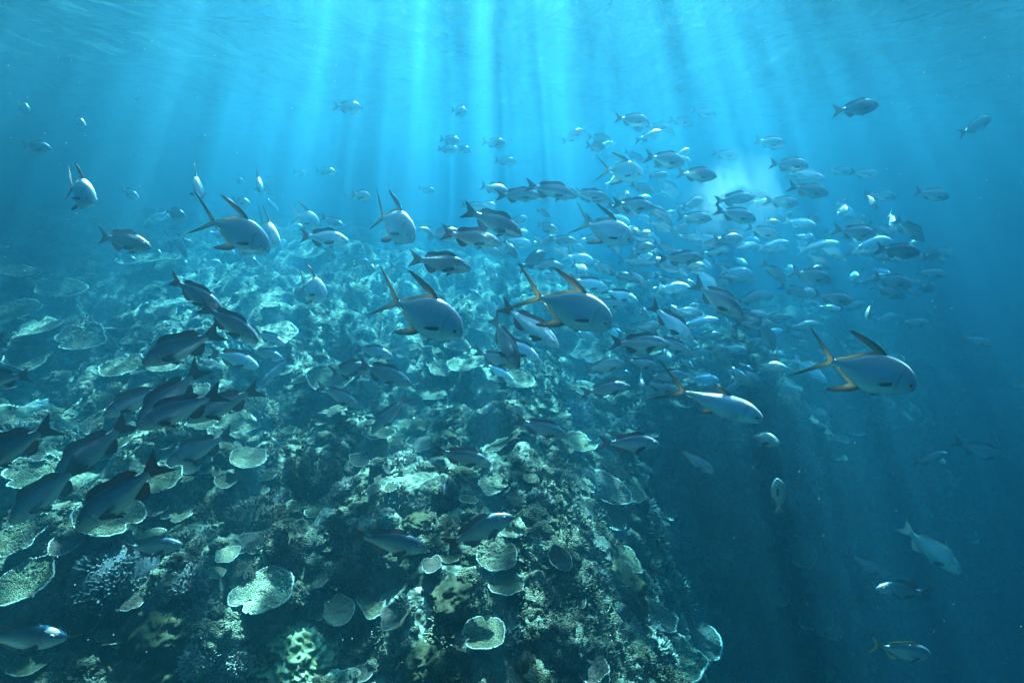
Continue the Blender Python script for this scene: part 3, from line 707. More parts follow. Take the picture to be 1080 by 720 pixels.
# ------------------------------------------------------------------ fish materials
def fish_mat(name, back, side, belly, metal=0.6, rough=0.32, spots=0.06, scale_sz=95, bands=0.0, spec=0.5):
    """countershaded skin: the colour runs from back to belly in the fish's own height ('ht' attribute), fine scales in relief"""
    m, nt, out = mat(name)
    tc = N(nt, 'ShaderNodeTexCoord'); at = N(nt, 'ShaderNodeAttribute', attribute_name='ht'); oi = N(nt, 'ShaderNodeObjectInfo')
    n = N(nt, 'ShaderNodeTexNoise', Scale=14, Detail=4); L(nt, tc.outputs['Object'], n.inputs['Vector'])
    f = math_n(nt, 'ADD', at.outputs['Fac'], math_n(nt, 'MULTIPLY', math_n(nt, 'SUBTRACT', n.outputs[0], 0.5), 0.22))
    r = ramp(nt, f, [(0.0, belly), (0.42, side), (0.66, side), (0.9, back)])
    hv = N(nt, 'ShaderNodeHueSaturation'); L(nt, r.outputs[0], hv.inputs['Color'])
    L(nt, math_n(nt, 'MULTIPLY_ADD', oi.outputs['Random'], 0.4), hv.inputs['Value']); hv.inputs['Value'].links[0].from_node.inputs[2].default_value = 0.8
    b = N(nt, 'ShaderNodeBsdfPrincipled', Roughness=rough, Metallic=metal); b.inputs['Specular IOR Level'].default_value = spec
    mk = N(nt, 'ShaderNodeAttribute', attribute_name='mark'); dk = N(nt, 'ShaderNodeMix', data_type='RGBA'); L(nt, math_n(nt, 'MULTIPLY', mk.outputs['Fac'], 0.6), dk.inputs[0]); L(nt, hv.outputs[0], dk.inputs[6]); dk.inputs[7].default_value = (0.05, 0.06, 0.07, 1)
    L(nt, dk.outputs[2], b.inputs['Base Color'])
    vo = N(nt, 'ShaderNodeTexVoronoi', Scale=scale_sz); mp = N(nt, 'ShaderNodeMapping'); mp.inputs['Scale'].default_value = (1, 0.3, 1.25)
    L(nt, tc.outputs['Object'], mp.inputs['Vector']); L(nt, mp.outputs[0], vo.inputs['Vector'])
    bp = N(nt, 'ShaderNodeBump', Strength=0.25, Distance=0.002); L(nt, math_n(nt, 'ADD', vo.outputs[0], n.outputs[0]), bp.inputs['Height']); L(nt, bp.outputs[0], b.inputs['Normal'])
    L(nt, b.outputs[0], out.inputs['Surface'])
    return m
def fin_mat(name, inner, edge, rough=0.5):
    m, nt, out = mat(name)
    at = N(nt, 'ShaderNodeAttribute', attribute_name='ht'); tc = N(nt, 'ShaderNodeTexCoord')
    r = ramp(nt, at.outputs['Fac'], [(0.0, inner), (0.55, inner), (1.0, edge)])
    b = N(nt, 'ShaderNodeBsdfPrincipled', Roughness=rough); L(nt, r.outputs[0], b.inputs['Base Color'])
    wv = N(nt, 'ShaderNodeTexNoise', Scale=60, Detail=2); mp = N(nt, 'ShaderNodeMapping'); mp.inputs['Scale'].default_value = (2, 1, 0.4); L(nt, tc.outputs['Object'], mp.inputs['Vector']); L(nt, mp.outputs[0], wv.inputs['Vector'])
    bp = N(nt, 'ShaderNodeBump', Strength=0.4, Distance=0.003); L(nt, wv.outputs[0], bp.inputs['Height']); L(nt, bp.outputs[0], b.inputs['Normal'])
    tl = N(nt, 'ShaderNodeBsdfTranslucent'); L(nt, r.outputs[0], tl.inputs['Color']); mxs = N(nt, 'ShaderNodeMixShader'); mxs.inputs[0].default_value = 0.32
    L(nt, b.outputs[0], mxs.inputs[1]); L(nt, tl.outputs[0], mxs.inputs[2])
    L(nt, mxs.outputs[0], out.inputs['Surface']); return m
def plain(name, c, rough=0.2, metal=0.0):
    m, nt, out = mat(name); b = N(nt, 'ShaderNodeBsdfPrincipled', Roughness=rough, Metallic=metal); b.inputs['Base Color'].default_value = (*c, 1)
    tc = N(nt, 'ShaderNodeTexCoord'); n = N(nt, 'ShaderNodeTexNoise', Scale=80); L(nt, tc.outputs['Object'], n.inputs['Vector'])
    rr = math_n(nt, 'MULTIPLY_ADD', n.outputs[0], 0.1); rr.node.inputs[2].default_value = rough; L(nt, rr, b.inputs['Roughness'])
    L(nt, b.outputs[0], out.inputs['Surface']); return m
FM = {
    'silver': fish_mat('silver_sheen_skin', (0.88, 0.94, 0.96), (0.42, 0.80, 1.0), (0.50, 0.88, 1.0), 0.22, 0.24),  # blue water reflection and sunlit white back are put into this colour
    'snapper': fish_mat('snapper_skin', (0.20, 0.21, 0.23), (0.38, 0.41, 0.44), (0.52, 0.56, 0.60), 0.5, 0.3),
    'dusky': fish_mat('dusky_skin', (0.17, 0.19, 0.21), (0.30, 0.34, 0.38), (0.44, 0.49, 0.54), 0.45, 0.32),
    'chub': fish_mat('chub_skin', (0.30, 0.31, 0.32), (0.52, 0.53, 0.54), (0.68, 0.69, 0.69), 0.55, 0.3),
    'pale': fish_mat('pale_skin', (0.45, 0.47, 0.44), (0.6, 0.62, 0.58), (0.72, 0.73, 0.7), 0.3, 0.4),
}
FIN = {
    'silver': fin_mat('pompano_fin', (0.50, 0.42, 0.28), (0.12, 0.07, 0.035)),
    'snapper': fin_mat('snapper_fin', (0.20, 0.11, 0.10), (0.10, 0.06, 0.06)),
    'dusky': fin_mat('dusky_fin', (0.12, 0.06, 0.055), (0.06, 0.04, 0.04)),
    'chub': fin_mat('chub_fin', (0.22, 0.22, 0.22), (0.12, 0.12, 0.12)),
    'pale': fin_mat('pale_fin', (0.5, 0.52, 0.5), (0.4, 0.42, 0.4)),
    'yellow': fin_mat('yellow_fin', (0.10, 0.09, 0.05), (0.5, 0.42, 0.06)),
    'black': plain('black_fin', (0.025, 0.022, 0.022), 0.4),
}
EYE_RING = plain('eye_ring', (0.5, 0.47, 0.4), 0.25, 0.3); EYE = plain('eye_pupil', (0.008, 0.008, 0.01), 0.08)

# ------------------------------------------------------------------ fish meshes; x forward (nose at 0, tail towards -x), z up; lengths in body lengths nose -> tail root
def cr(xs, ys, q):
    """Catmull-Rom through (xs, ys) at q"""
    xs = np.asarray(xs, float); ys = np.asarray(ys, float); m = np.gradient(ys, xs)
    i = np.clip(np.searchsorted(xs, q) - 1, 0, len(xs) - 2); h = xs[i + 1] - xs[i]; t = (q - xs[i]) / h
    return (2*t**3-3*t**2+1)*ys[i] + (t**3-2*t**2+t)*h*m[i] + (-2*t**3+3*t**2)*ys[i+1] + (t**3-t**2)*h*m[i+1]
PROF = {
    'pompano': dict(t=[0, .012, .035, .08, .15, .28, .42, .56, .70, .82, .91, 1.0],
                    top=[.0, .046, .092, .150, .207, .262, .280, .255, .190, .114, .057, .036],
                    bot=[-.05, -.074, -.095, -.12, -.153, -.208, -.245, -.234, -.170, -.094, -.048, -.032],
                    w=[.010, .032, .048, .064, .078, .088, .086, .072, .052, .034, .022, .016]),
    'snapper': dict(t=[0, .012, .04, .10, .18, .28, .40, .55, .70, .83, .92, 1.0],
                    top=[.0, .022, .048, .090, .132, .162, .176, .160, .118, .075, .052, .050],
                    bot=[-.03, -.048, -.066, -.092, -.117, -.140, -.152, -.150, -.118, -.074, -.052, -.048],
                    w=[.012, .030, .046, .066, .082, .092, .092, .078, .054, .034, .024, .016]),
    'chub': dict(t=[0, .012, .04, .10, .18, .28, .40, .55, .70, .83, .92, 1.0],
                 top=[.0, .028, .065, .120, .172, .208, .222, .208, .150, .088, .054, .050],
                 bot=[-.03, -.048, -.072, -.112, -.155, -.192, -.208, -.198, -.142, -.082, -.052, -.046],
                 w=[.012, .032, .05, .072, .09, .104, .104, .088, .060, .038, .026, .016]),
    'trevally': dict(t=[0, .012, .04, .10, .18, .28, .40, .55, .70, .83, .92, 1.0],
                     top=[-.01, .022, .055, .10, .142, .168, .172, .150, .104, .058, .030, .026],
                     bot=[-.035, -.055, -.075, -.102, -.125, -.142, -.148, -.136, -.10, -.056, -.03, -.026],
                     w=[.012, .032, .048, .066, .082, .092, .092, .078, .052, .03, .02, .016]),
}
def body_arrays(sp, bend, ns=54, nv=22):
    P = PROF[sp]; s = np.linspace(0, 1, ns); s = 0.5 * (1 - np.cos(s * math.pi * 0.86)) / (0.5 * (1 - math.cos(math.pi * 0.86)))
    top, bot, w = (cr(P['t'], P[k], s) for k in ('top', 'bot', 'w'))
    a = np.linspace(0, 2 * math.pi, nv, endpoint=False)
    zc = (top + bot) / 2; zh = (top - bot) / 2
    ca, sa = np.cos(a), np.sin(a)
    # lens-like section: widest a little above the middle, keeled above and below
    Y = w[:, None] * np.sign(ca) * np.abs(ca) ** 1.15; Z = zc[:, None] + zh[:, None] * np.sign(sa) * np.abs(sa) ** 0.95
    X = -s[:, None] * np.ones_like(Y)
    # gill cover edge, cheek and mouth in relief
    if ns > 20:
        hgt_ = (Z - zc[:, None]) / np.maximum(zh[:, None], 1e-6)
        gill = np.exp(-((s[:, None] - (0.245 - 0.05 * hgt_ ** 2)) / 0.012) ** 2) * (np.abs(hgt_) < 0.7)
        mouth = np.exp(-((Z - (-0.035)) / 0.008) ** 2) * (s[:, None] < 0.075)
        Y = Y * (1 - 0.10 * gill - 0.22 * mouth)
    V = np.stack([X, Y, Z], -1).reshape(-1, 3)
    i = np.arange(ns * nv).reshape(ns, nv); j = np.roll(i, -1, 1)
    F = np.stack([i[:-1], j[:-1], j[1:], i[1:]], -1).reshape(-1, 4)
    n0 = len(V); V = np.concatenate([V, [[0.004, 0, (P['top'][0] + P['bot'][0]) / 2], [-1.004, 0, 0]]])
    c0 = np.stack([np.full(nv, n0), j[0], i[0], i[0]], -1); c1 = np.stack([np.full(nv, n0 + 1), i[-1], j[-1], j[-1]], -1)
    global MARK
    hq = (Z - zc[:, None]) / np.maximum(zh[:, None], 1e-6)
    mk = 0.75 * np.exp(-((s[:, None] - (0.25 - 0.055 * hq ** 2)) / 0.011) ** 2) * (np.abs(hq) < 0.72) + 0.8 * np.exp(-((Z + 0.034) / 0.009) ** 2) * (s[:, None] < 0.07) + 0.35 * np.exp(-((hq - 0.3 + 0.35 * s[:, None]) / 0.06) ** 2) * (s[:, None] > 0.26)
    MARK = np.concatenate([np.clip(mk, 0, 1).ravel(), [0, 0]])
    T = np.concatenate([np.clip(0.5 + 0.5 * ((Z - zc[:, None]) / np.maximum(zh[:, None], 1e-6)), 0, 1).ravel(), [0.5, 0.5]])
    return V, quads_to_tris(np.concatenate([F, c0, c1])), T
def sheet(base, edge, th=0.012, mid=None, m=5, dark=None):
    """fin: base polyline to edge polyline (x, z), thick at the root and thin at the margin; 'ht' 0 root .. 1 margin or leading ray"""
    base = np.array(base, float); edge = np.array(edge, float); n = len(base)
    s = np.linspace(0, 1, m)
    G = base[:, None] * (1 - s[None, :, None]) + edge[:, None] * s[None, :, None]
    if mid is not None: G = G + np.array(mid)[:, None] * (4 * s * (1 - s))[None, :, None]
    t = th * (1 - 0.85 * s)[None, :] * np.ones((n, 1))
    t[0] *= 0.3; t[-1] *= 0.3; t[:, -1] *= 0.15
    V1 = np.stack([G[..., 0], t, G[..., 1]], -1).reshape(-1, 3); V2 = V1 * [1, -1, 1]
    i = np.arange(n * m).reshape(n, m); q = np.stack([i[:-1, :-1], i[:-1, 1:], i[1:, 1:], i[1:, :-1]], -1).reshape(-1, 4); o = n * m
    loop = np.concatenate([i[:, 0], i[-1, 1:], i[-2::-1, -1], i[0, -2:0:-1]]); l2 = np.roll(loop, -1)
    F = np.concatenate([q, q[:, ::-1] + o, np.stack([loop, loop + o, l2 + o, l2], -1)])
    T = np.broadcast_to(s[None, :], (n, m)) if dark is None else np.maximum(np.array(dark)[:, None] * np.ones((1, m)), s[None, :] ** 3 * 0.9)
    return np.concatenate([V1, V2]), quads_to_tris(F), np.concatenate([T.ravel()] * 2)
def curve_pts(sp, side, t):
    P = PROF[sp]; t = np.asarray(t, float); z = cr(P['t'], P[side], t); return np.stack([-t, z * 0.96], -1)
def fins_of(sp):
    f = {}
    if sp in ('pompano', 'trevally'):
        k = 1.0 if sp == 'pompano' else 0.45
        t = np.array([.44, .458, .476, .494, .52, .64, .74, .85, .96]); b = curve_pts(sp, 'top', t)
        e = b + np.array([[-.28, .13], [-.46, .185], [-.51, .175], [-.24, .07], [-.08, .02], [-.06, .016], [-.05, .014], [-.04, .012], [-.02, .012]]) * k
        f['dorsal_fin'] = sheet(b, e, .012, mid=np.array([[0, .035], [0, .04], [0, .035], [.01, .015], [.02, 0]] + [[0, 0]] * 4) * k, m=8, dark=[1, 1, .9, .7, .4, .15, .1, .1, .1])
        t = np.array([.56, .58, .60, .622, .65, .76, .85, .96]); b = curve_pts(sp, 'bot', t)
        e = b + np.array([[-.22, -.11], [-.34, -.165], [-.32, -.14], [-.15, -.055], [-.06, -.018], [-.05, -.015], [-.04, -.012], [-.02, -.012]]) * k
        f['anal_fin'] = sheet(b, e, .012, mid=np.array([[0, -.03], [0, -.035], [0, -.025], [.01, -.01]] + [[0, 0]] * 4) * k, m=8, dark=[1, 1, .9, .6, .3, .15, .1, .1])
        w_ = 1.0 if sp == 'pompano' else 0.85
        base = [[-.97, .032], [-.985, .025], [-.995, .012], [-1.0, 0], [-.995, -.012], [-.985, -.025], [-.97, -.032]]
        edge = [[-1.30, .26 * w_], [-1.43, .37 * w_], [-1.15, .105 * w_], [-1.045, 0], [-1.15, -.105 * w_], [-1.43, -.37 * w_], [-1.30, -.26 * w_]]
        f['tail_fin'] = sheet(base, edge, .014, mid=[[.02, -.01], [.05, -.02], [.03, -.01], [0, 0], [.03, .01], [.05, .02], [.02, .01]], m=8, dark=[1, .9, .45, .1, .45, .9, 1])
        f['pec'] = sheet([[0, .022], [-.005, .01], [-.008, -.005], [-.004, -.022]], [[-.15, -.02], [-.19, -.055], [-.14, -.06], [-.08, -.05]], .006)
        f['pel'] = sheet([[0, 0], [-.02, 0], [-.04, 0]], [[-.08, -.05], [-.09, -.045], [-.08, -.02]], .005)
        pos = dict(pec=(.29, -.04), pel=(.34, None), eye=(.092, .008, .037))
    else:
        hi = .075 if sp == 'snapper' else .05
        t = np.array([.27, .32, .38, .46, .54, .62, .70, .78, .86]); b = curve_pts(sp, 'top', t)
        e = b + np.array([[-.03, .02], [-.04, hi * .8], [-.05, hi], [-.05, hi * .95], [-.05, hi * .8], [-.055, hi * .75], [-.075, hi * 1.0], [-.085, hi * .85], [-.05, .02]])
        f['dorsal_fin'] = sheet(b, e, .012)
        t = np.array([.64, .69, .74, .79, .84, .88]); b = curve_pts(sp, 'bot', t)
        f['anal_fin'] = sheet(b, b + np.array([[-.04, -.06], [-.07, -.095], [-.075, -.085], [-.07, -.06], [-.05, -.035], [-.03, -.012]]), .012)
        sw = .165 if sp == 'snapper' else .20
        base = [[-.96, .048], [-.98, .038], [-.995, .02], [-1.0, 0], [-.995, -.02], [-.98, -.038], [-.96, -.046]]
        edge = [[-1.14, sw * .80], [-1.24, sw * 1.04], [-1.17, sw * .48], [-1.12, 0], [-1.17, -sw * .48], [-1.24, -sw * 1.02], [-1.14, -sw * .78]]
        f['tail_fin'] = sheet(base, edge, .016, m=6)
        f['pec'] = sheet([[0, .024], [-.006, .01], [-.008, -.006], [-.004, -.022]], [[-.15, .005], [-.215, -.045], [-.17, -.07], [-.09, -.065]], .006)
        f['pel'] = sheet([[0, 0], [-.025, 0], [-.05, 0]], [[-.11, -.075], [-.12, -.065], [-.11, -.03]], .006)
        pos = dict(pec=(.285, -.045), pel=(.33, None), eye=(.115, .048 if sp == 'snapper' else .045, .027))
        if sp == 'chub': pos['eye'] = (.10, .035, .026)
    return f, pos
def width_at(sp, t, z):
    P = PROF[sp]; top, bot, w = (float(cr(P['t'], P[k], np.array([t]))[0]) for k in ('top', 'bot', 'w'))
    q = (z - (top + bot) / 2) / ((top - bot) / 2); return w * max(0.02, 1 - q * q) ** 0.58
def bendv(V, b):
    """swim bend: the rear swings sideways, the nose a touch the other way"""
    V = np.array(V, float); s = np.clip(-V[:, 0], 0, 1.6); V[:, 1] += b * (0.9 * np.clip(s - 0.3, 0, None) ** 1.6 - 0.10 * np.clip(0.25 - s, 0, None)); return V
PROTO = {}
def proto(sp, bend):
    """meshes of one kind of fish at one phase of its tail beat"""
    key = (sp, bend)
    if key in PROTO: return PROTO[key]
    V, F, T = body_arrays(sp, bend); fins, pos = fins_of(sp); d = {}
    me = mesh_np('body', bendv(V, bend), F); attr(me, 'ht', T); attr(me, 'mark', MARK); d['body'] = me
    for k in ('dorsal_fin', 'anal_fin', 'tail_fin'):
        v, f, t = fins[k]; me = mesh_np(k, bendv(v, bend), f); attr(me, 'ht', t); d[k] = me
    t_, z_ = pos['pec']; wy = width_at(sp, t_, z_)
    for sgn in (1, -1):
        v, f, t = fins['pec']; out_ = 0.42 if sp != 'pompano' else 0.34
        v = v.copy(); y = v[:, 1] - v[:, 0] * out_; v = np.stack([v[:, 0] - t_, sgn * (wy - 0.004 + y), v[:, 2] + z_], -1)
        me = mesh_np('pectoral_fin', bendv(v, bend), f if sgn > 0 else f[:, ::-1]); attr(me, 'ht', t); d['pec', sgn] = me
        t2 = pos['pel'][0]; zb = float(cr(PROF[sp]['t'], PROF[sp]['bot'], np.array([t2]))[0])
        v, f, t = fins['pel']; v = v.copy(); v = np.stack([v[:, 0] - t2, sgn * (0.018 + v[:, 1] - v[:, 2] * 0.35), v[:, 2] + zb + 0.012], -1)
        me = mesh_np('pelvic_fin', bendv(v, bend), f if sgn > 0 else f[:, ::-1]); attr(me, 'ht', t); d['pel', sgn] = me
        te, ze, re = pos['eye']; we = width_at(sp, te, ze)
        for nm, rr, dep in (('eye', re, 0.45), ('pupil', re * 0.72, 0.78)):
            bm = bmesh.new(); bmesh.ops.create_uvsphere(bm, u_segments=14, v_segments=8, radius=1)
            for vv in bm.verts: vv.co = (-te + vv.co.x * rr, sgn * (we - re * 0.18 + vv.co.y * rr * dep), ze + vv.co.z * rr)
            me = bpy.data.meshes.new(nm); bm.to_mesh(me); bm.free(); me.polygons.foreach_set('use_smooth', [True] * len(me.polygons)); d[nm, sgn] = me
    # the same fish as one light mesh, for those far off
    VV, FF, TT = body_arrays(sp, bend, 16, 10); VS = [VV]; FS = [FF]; TS = [TT]; off = len(VV)
    for k in ('dorsal_fin', 'anal_fin', 'tail_fin'):
        v, f, t = fins[k]; VS.append(v); FS.append(f + off); TS.append(t * 0 + 1.0); off += len(v)
    for sgn in (1, -1):
        v, f, t = fins['pec']; y = v[:, 1] - v[:, 0] * 0.42; VS.append(np.stack([v[:, 0] - t_, sgn * (wy - 0.004 + y), v[:, 2] + z_], -1)); FS.append((f if sgn > 0 else f[:, ::-1]) + off); TS.append(t * 0 + 1); off += len(v)
    me = mesh_np('far_fish', bendv(np.concatenate(VS), bend), np.concatenate(FS)); attr(me, 'ht', np.concatenate(TS)); d['far'] = me
    PROTO[key] = d; return d

# species: name, category, body length (nose to tail root, m), skin, fins
SPEC = {'P': ('silver_pompano', 'pompano', 'pompano', 0.42, 'silver', 'silver'), 'S': ('reef_snapper', 'snapper', 'snapper', 0.36, 'snapper', 'snapper'),
        'D': ('reef_snapper', 'snapper', 'snapper', 0.38, 'dusky', 'dusky'), 'C': ('grey_chub', 'chub', 'chub', 0.32, 'chub', 'chub'),
        'T': ('silver_trevally', 'trevally', 'trevally', 0.42, 'silver', 'silver'), 'W': ('pale_wrasse', 'wrasse', 'snapper', 0.55, 'pale', 'pale'),
        'Y': ('rabbitfish', 'rabbitfish', 'chub', 0.30, 'dusky', 'yellow')}
def orient(hx, hy, tx, ty, yaw, length, roll=0.0, dist=None):
    """place a fish of real LENGTH so that it spans head -> tail root as seen from the lens; yaw: degrees it points towards (+) or away from (-) the lens"""
    mx, my = (hx + tx) / 2, (hy + ty) / 2
    dx, dy = hx - tx, hy - ty; px = max(2.0, math.hypot(dx, dy))
    dd = length * math.cos(R(yaw)) * FPX / px if dist is None else dist
    c = ray(mx, my); p = CAM + c * (dd / c.dot(FWD))
    d = RGT * dx - UPV * dy; d.normalize()
    d = (d * math.cos(R(yaw)) - c * math.sin(R(yaw))).normalized()
    up = Vector((0, 0, 1)); y = up.cross(d)
    if y.length < 0.2: y = RGT.cross(d) if abs(d.x) < .9 else UPV.cross(d)
    y.normalize(); z = d.cross(y)
    m = Matrix((d, y, z)).transposed() @ Matrix.Rotation(R(roll), 3, 'X')
    return p, m
FISH_AT = []; frng = random.Random(4)
def fish(code, hx, hy, tx, ty, label, yaw=0, roll=0, bend=0.0, dist=None, group=None, far=False, skin=None, fins=None, size=1.0, pec='skin'):
    name, cat, sp, ln, sk, fn = SPEC[code]; sk = skin or sk; fn = fins or fn; ln = ln * size
    p, m = orient(hx, hy, tx, ty, yaw, ln, roll, dist)
    g = hgt(p.x, p.y) + 0.16 * ln
    if p.z < g: p = p + (CAM - p).normalized() * min(0.9, (g - p.z) * 1.6)
    pr = proto(sp, bend)
    tall = frng.uniform(0.78, 1.1) if far else frng.uniform(0.93, 1.08)
    M4 = Matrix.Translation(p + m @ Vector((ln / 2, 0, 0))) @ m.to_4x4() @ Matrix.Diagonal((ln, ln, ln * tall, 1))
    FISH_AT.append((p.x, p.y, p.z, ln))
    if far:
        o = link(name, pr['far'], FM[sk]); o.matrix_world = M4; return tag(o, label, cat, group)
    root = bpy.data.objects.new(name, None); COL.objects.link(root); root.empty_display_size = 0.1; root.matrix_world = M4
    b = link('body', pr['body'], FM[sk], root)
    for k in ('dorsal_fin', 'anal_fin', 'tail_fin'): link(k, pr[k], FIN[fn], root)
    for sgn in (1, -1):
        link('pectoral_fin', pr['pec', sgn], FIN['black'] if sp != 'trevally' else FM['silver'], root); link('pelvic_fin', pr['pel', sgn], FIN[fn], root)
        e = link('eye', pr['eye', sgn], EYE_RING, root); link('pupil', pr['pupil', sgn], EYE, e)
    return tag(root, label, cat, group)

# ------------------------------------------------------------------ fish one can single out: head x, y and tail root x, y in the photograph
GP = 'silver pompanos'
fish('P', 103, 214, 67, 195, 'silver pompano alone in open water above the upper flat, turning towards us', 50, -8, 0.12, group=GP)
fish('P', 212, 207, 203, 192, 'narrow silver pompano heading at us above the biggest dark finned one', 68, 0, 0.12, dist=4.6, group=GP)
fish('P', 287, 264, 225, 233, 'large silver pompano diving with wide dark sickle tail, nearest on its side', 14, 0, -0.1, group=GP)
fish('P', 294, 257, 273, 238, 'silver pompano half hidden behind the large diving one', 55, 0, 0.1, dist=4.6, group=GP)
fish('P', 277, 206, 270, 187, 'small pale pompano seen nearly head on', 74, 0, 0.0, dist=6.3, group=GP)
fish('P', 336, 236, 312, 229, 'small far silver pompano just above the white bellied snapper', 35, 0, 0.12, dist=6.6, group=GP)
fish('P', 345, 312, 317, 300, 'silver pompano with amber dorsal edge low over the reef crest', 50, -4, 0.1, dist=5.0, group=GP)
fish('P', 439, 252, 398, 227, 'blue bellied pompano with upright black sickle fins in clear water', 42, -4, 0.1, group=GP)
fish('P', 489, 352, 415, 319, 'big broad blue pompano with amber dorsal fin over the pale plates', 12, 0, 0.1, group=GP)
fish('P', 645, 343, 570, 313, 'big pale blue pompano with black trailing dorsal fin, at the middle of the school', 8, 0, -0.12, group=GP)
fish('P', 677, 184, 644, 179, 'banded pompano with spread tail high in the school', 35, 10, -0.12, group=GP)
fish('P', 667, 254, 620, 237, 'blue pompano with a white flash on its side below the banded one', 20, 0, 0.1, group=GP)
fish('P', 962, 407, 880, 382, 'lone pompano furthest out over deep water with amber edged fins', 8, 0, 0.0, group=GP)
fish('T', 802, 441, 723, 415, 'long silver trevally with white forehead over the drop', 10, 0, 0.1)

GS = 'snappers'
def sn(hx, hy, tx, ty, label, yaw=0, bend=0.1, dist=None, code='D', roll=0, **k): fish(code, hx, hy, tx, ty, label, yaw, roll, bend, dist, 'chubs' if code == 'C' else GS, **k)
sn(-34, 494, 44, 455, 'grey snapper cut by the picture edge with a pale forked tail', 5, 0.1)
sn(62, 502, 120, 458, 'slate snapper swimming down over the very large olive plate', 12, -0.1)
sn(15, 548, 72, 500, 'slate snapper nosing down in front of another over the largest plate', 12, 0.1)
sn(84, 556, 156, 498, 'big dark snapper diving steeply with a broad dark tail', 8, 0.1)
sn(178, 487, 232, 464, 'dark snapper gliding down past white rimmed plates with raised tail', 8, -0.1)
sn(147, 450, 219, 420, 'dark snapper at the front of the tight bunch', 5, 0.0)
sn(200, 443, 260, 415, 'dark snapper with red tail at the back of the tight bunch', 10, 0.1)
sn(113, 437, 164, 412, 'blue grey snapper leading the tight bunch with a lit flank', 14, 0.1, code='S')
sn(148, 448, 200, 400, 'steeply pitched slate snapper wedged inside the tight bunch', 14, -0.1)
sn(153, 382, 218, 355, 'pale blue snapper heading away from the school over round plates', 10, 0.1, code='S', size=1.05)
sn(274, 387, 230, 372, 'silvery small headed snapper with dark mark behind its gill, under two others', 12, -0.1, code='S', skin='silver')
sn(237, 328, 184, 298, 'striped back snapper slanting down with a lit yellow tail', 10, 0.1, code='S')
sn(274, 361, 222, 326, 'blue snapper following the striped back one nose down', 12, -0.1, code='S')
sn(162, 261, 108, 250, 'grey thick bodied snapper over the hazy upper flat', 12, 0.1, code='S', size=1.1)
sn(-52, 362, -4, 358, 'snapper of which only a black tail shows at the picture edge', 0, 0.0)
sn(-34, 402, 22, 396, 'grey snapper cut by the picture edge below a lone black tail', 4, 0.1)
sn(72, 670, -16, 676, 'big blurred dark blue snapper in the corner by the shaded reef', 5, 0.1, size=1.05)
sn(194, 573, 136, 580, 'dark blue snapper gliding over the domed grey bush coral', 8, 0.1)
sn(541, 543, 480, 573, 'dark blue snapper swimming upward with a pale pink snout', 6, 0.1)
sn(451, 578, 382, 568, 'blue grey snapper with dark red tail low over the reef', 6, 0.1, code='S')
sn(518, 489, 468, 476, 'bright blue sided snapper over the rounded tan boulder', 8, -0.1, code='S')
sn(599, 460, 552, 446, 'blue snapper with dark pectoral fin above the ridge edge', 8, 0.1)
sn(695, 468, 643, 467, 'level grey snapper with red tail beyond the ridge edge', 4, 0.0, code='S')
sn(751, 497, 721, 478, 'small dark backed snapper heading down over the drop', 20, 0.12, code='S')
sn(434, 405, 385, 387, 'dark snapper with dull red tail above the two ringed plate', 8, 0.1)
sn(415, 376, 380, 368, 'slim dark snapper just above the dull red tailed one', 15, 0.0)
sn(379, 429, 342, 409, 'teal snapper crossing the two ringed plate', 12, -0.1, code='S')
sn(393, 456, 423, 424, 'steep grey snapper pointing down beside the pale yellow plate', 15, 0.1, code='S')
sn(386, 388, 358, 392, 'dark snapper with a white edged tail behind the dull red tailed one', 30, 0.1, dist=4.6)
sn(284, 399, 296, 386, 'small upright pale snapper over shaded rock', 40, 0.1, dist=5.8, code='S')
sn(299, 363, 275, 352, 'dark far snapper above the wide sunlit plate', 15, 0.0, dist=6.5)
sn(297, 378, 270, 371, 'dark far snapper resting over the wide sunlit plate', 15, 0.0, dist=6.2)
sn(547, 388, 521, 342, 'deep bodied dark chub nose down in the thick of the school', 18, 0.12, code='C', skin='dusky')
sn(589, 366, 540, 328, 'silver snapper with pink tail hidden behind the pale blue pompano', 14, -0.1, code='S', skin='silver', size=1.05)
sn(546, 387, 507, 373, 'blue snapper with a square tail under the nose down one', 10, 0.1, code='S')
sn(568, 379, 532, 358, 'snapper whose pale head pokes out beyond the nose down one', 14, 0.0, code='S', skin='silver')
sn(541, 401, 514, 386, 'bright silvery snapper just above the crest plate', 25, 0.1, code='S', skin='silver')
sn(659, 383, 624, 389, 'grey headed chub with dark fin below the pale blue pompano', 14, 0.1, code='C', size=1.05)
sn(664, 407, 622, 413, 'dim brown snapper below the grey headed one', 12, 0.0, code='S')
sn(694, 387, 664, 381, 'pale headed snapper ahead of the grey headed one', 18, 0.1, code='S')
sn(724, 396, 690, 398, 'snapper with a thin white back line above the trevally tail', 15, 0.1, code='S')
sn(716, 413, 686, 404, 'pink tailed snapper right behind the trevally', 15, -0.1, code='S')
sn(729, 358, 693, 328, 'silver flanked snapper diving beyond the pale blue pompano', 18, 0.12, code='S', skin='silver')
sn(781, 332, 740, 305, 'big grey chub diving with forked raised tail', 20, 0.12, code='C', skin='snapper', size=1.15)
sn(817, 343, 783, 341, 'brown snapper with a red tail ahead of the diving grey fish', 12, 0.0, code='S')
sn(742, 272, 703, 273, 'level slim snapper with dark tail under the bright glow', 6, 0.1, code='S')
sn(768, 265, 744, 267, 'small snapper nosing ahead of the level slim one', 20, 0.0, code='S')
sn(641, 305, 607, 296, 'white backed snapper above the pale blue pompano head', 15, 0.1, code='S', skin='silver')
sn(672, 317, 641, 308, 'curved white backed snapper trailing another one', 20, 0.12, code='S', skin='silver')
sn(660, 322, 633, 319, 'pale snapper under two curved white backed ones', 20, 0.1, code='S')
sn(705, 363, 655, 362, 'long dim snapper in the lower school behind the diving silver one', 8, 0.1, code='S')
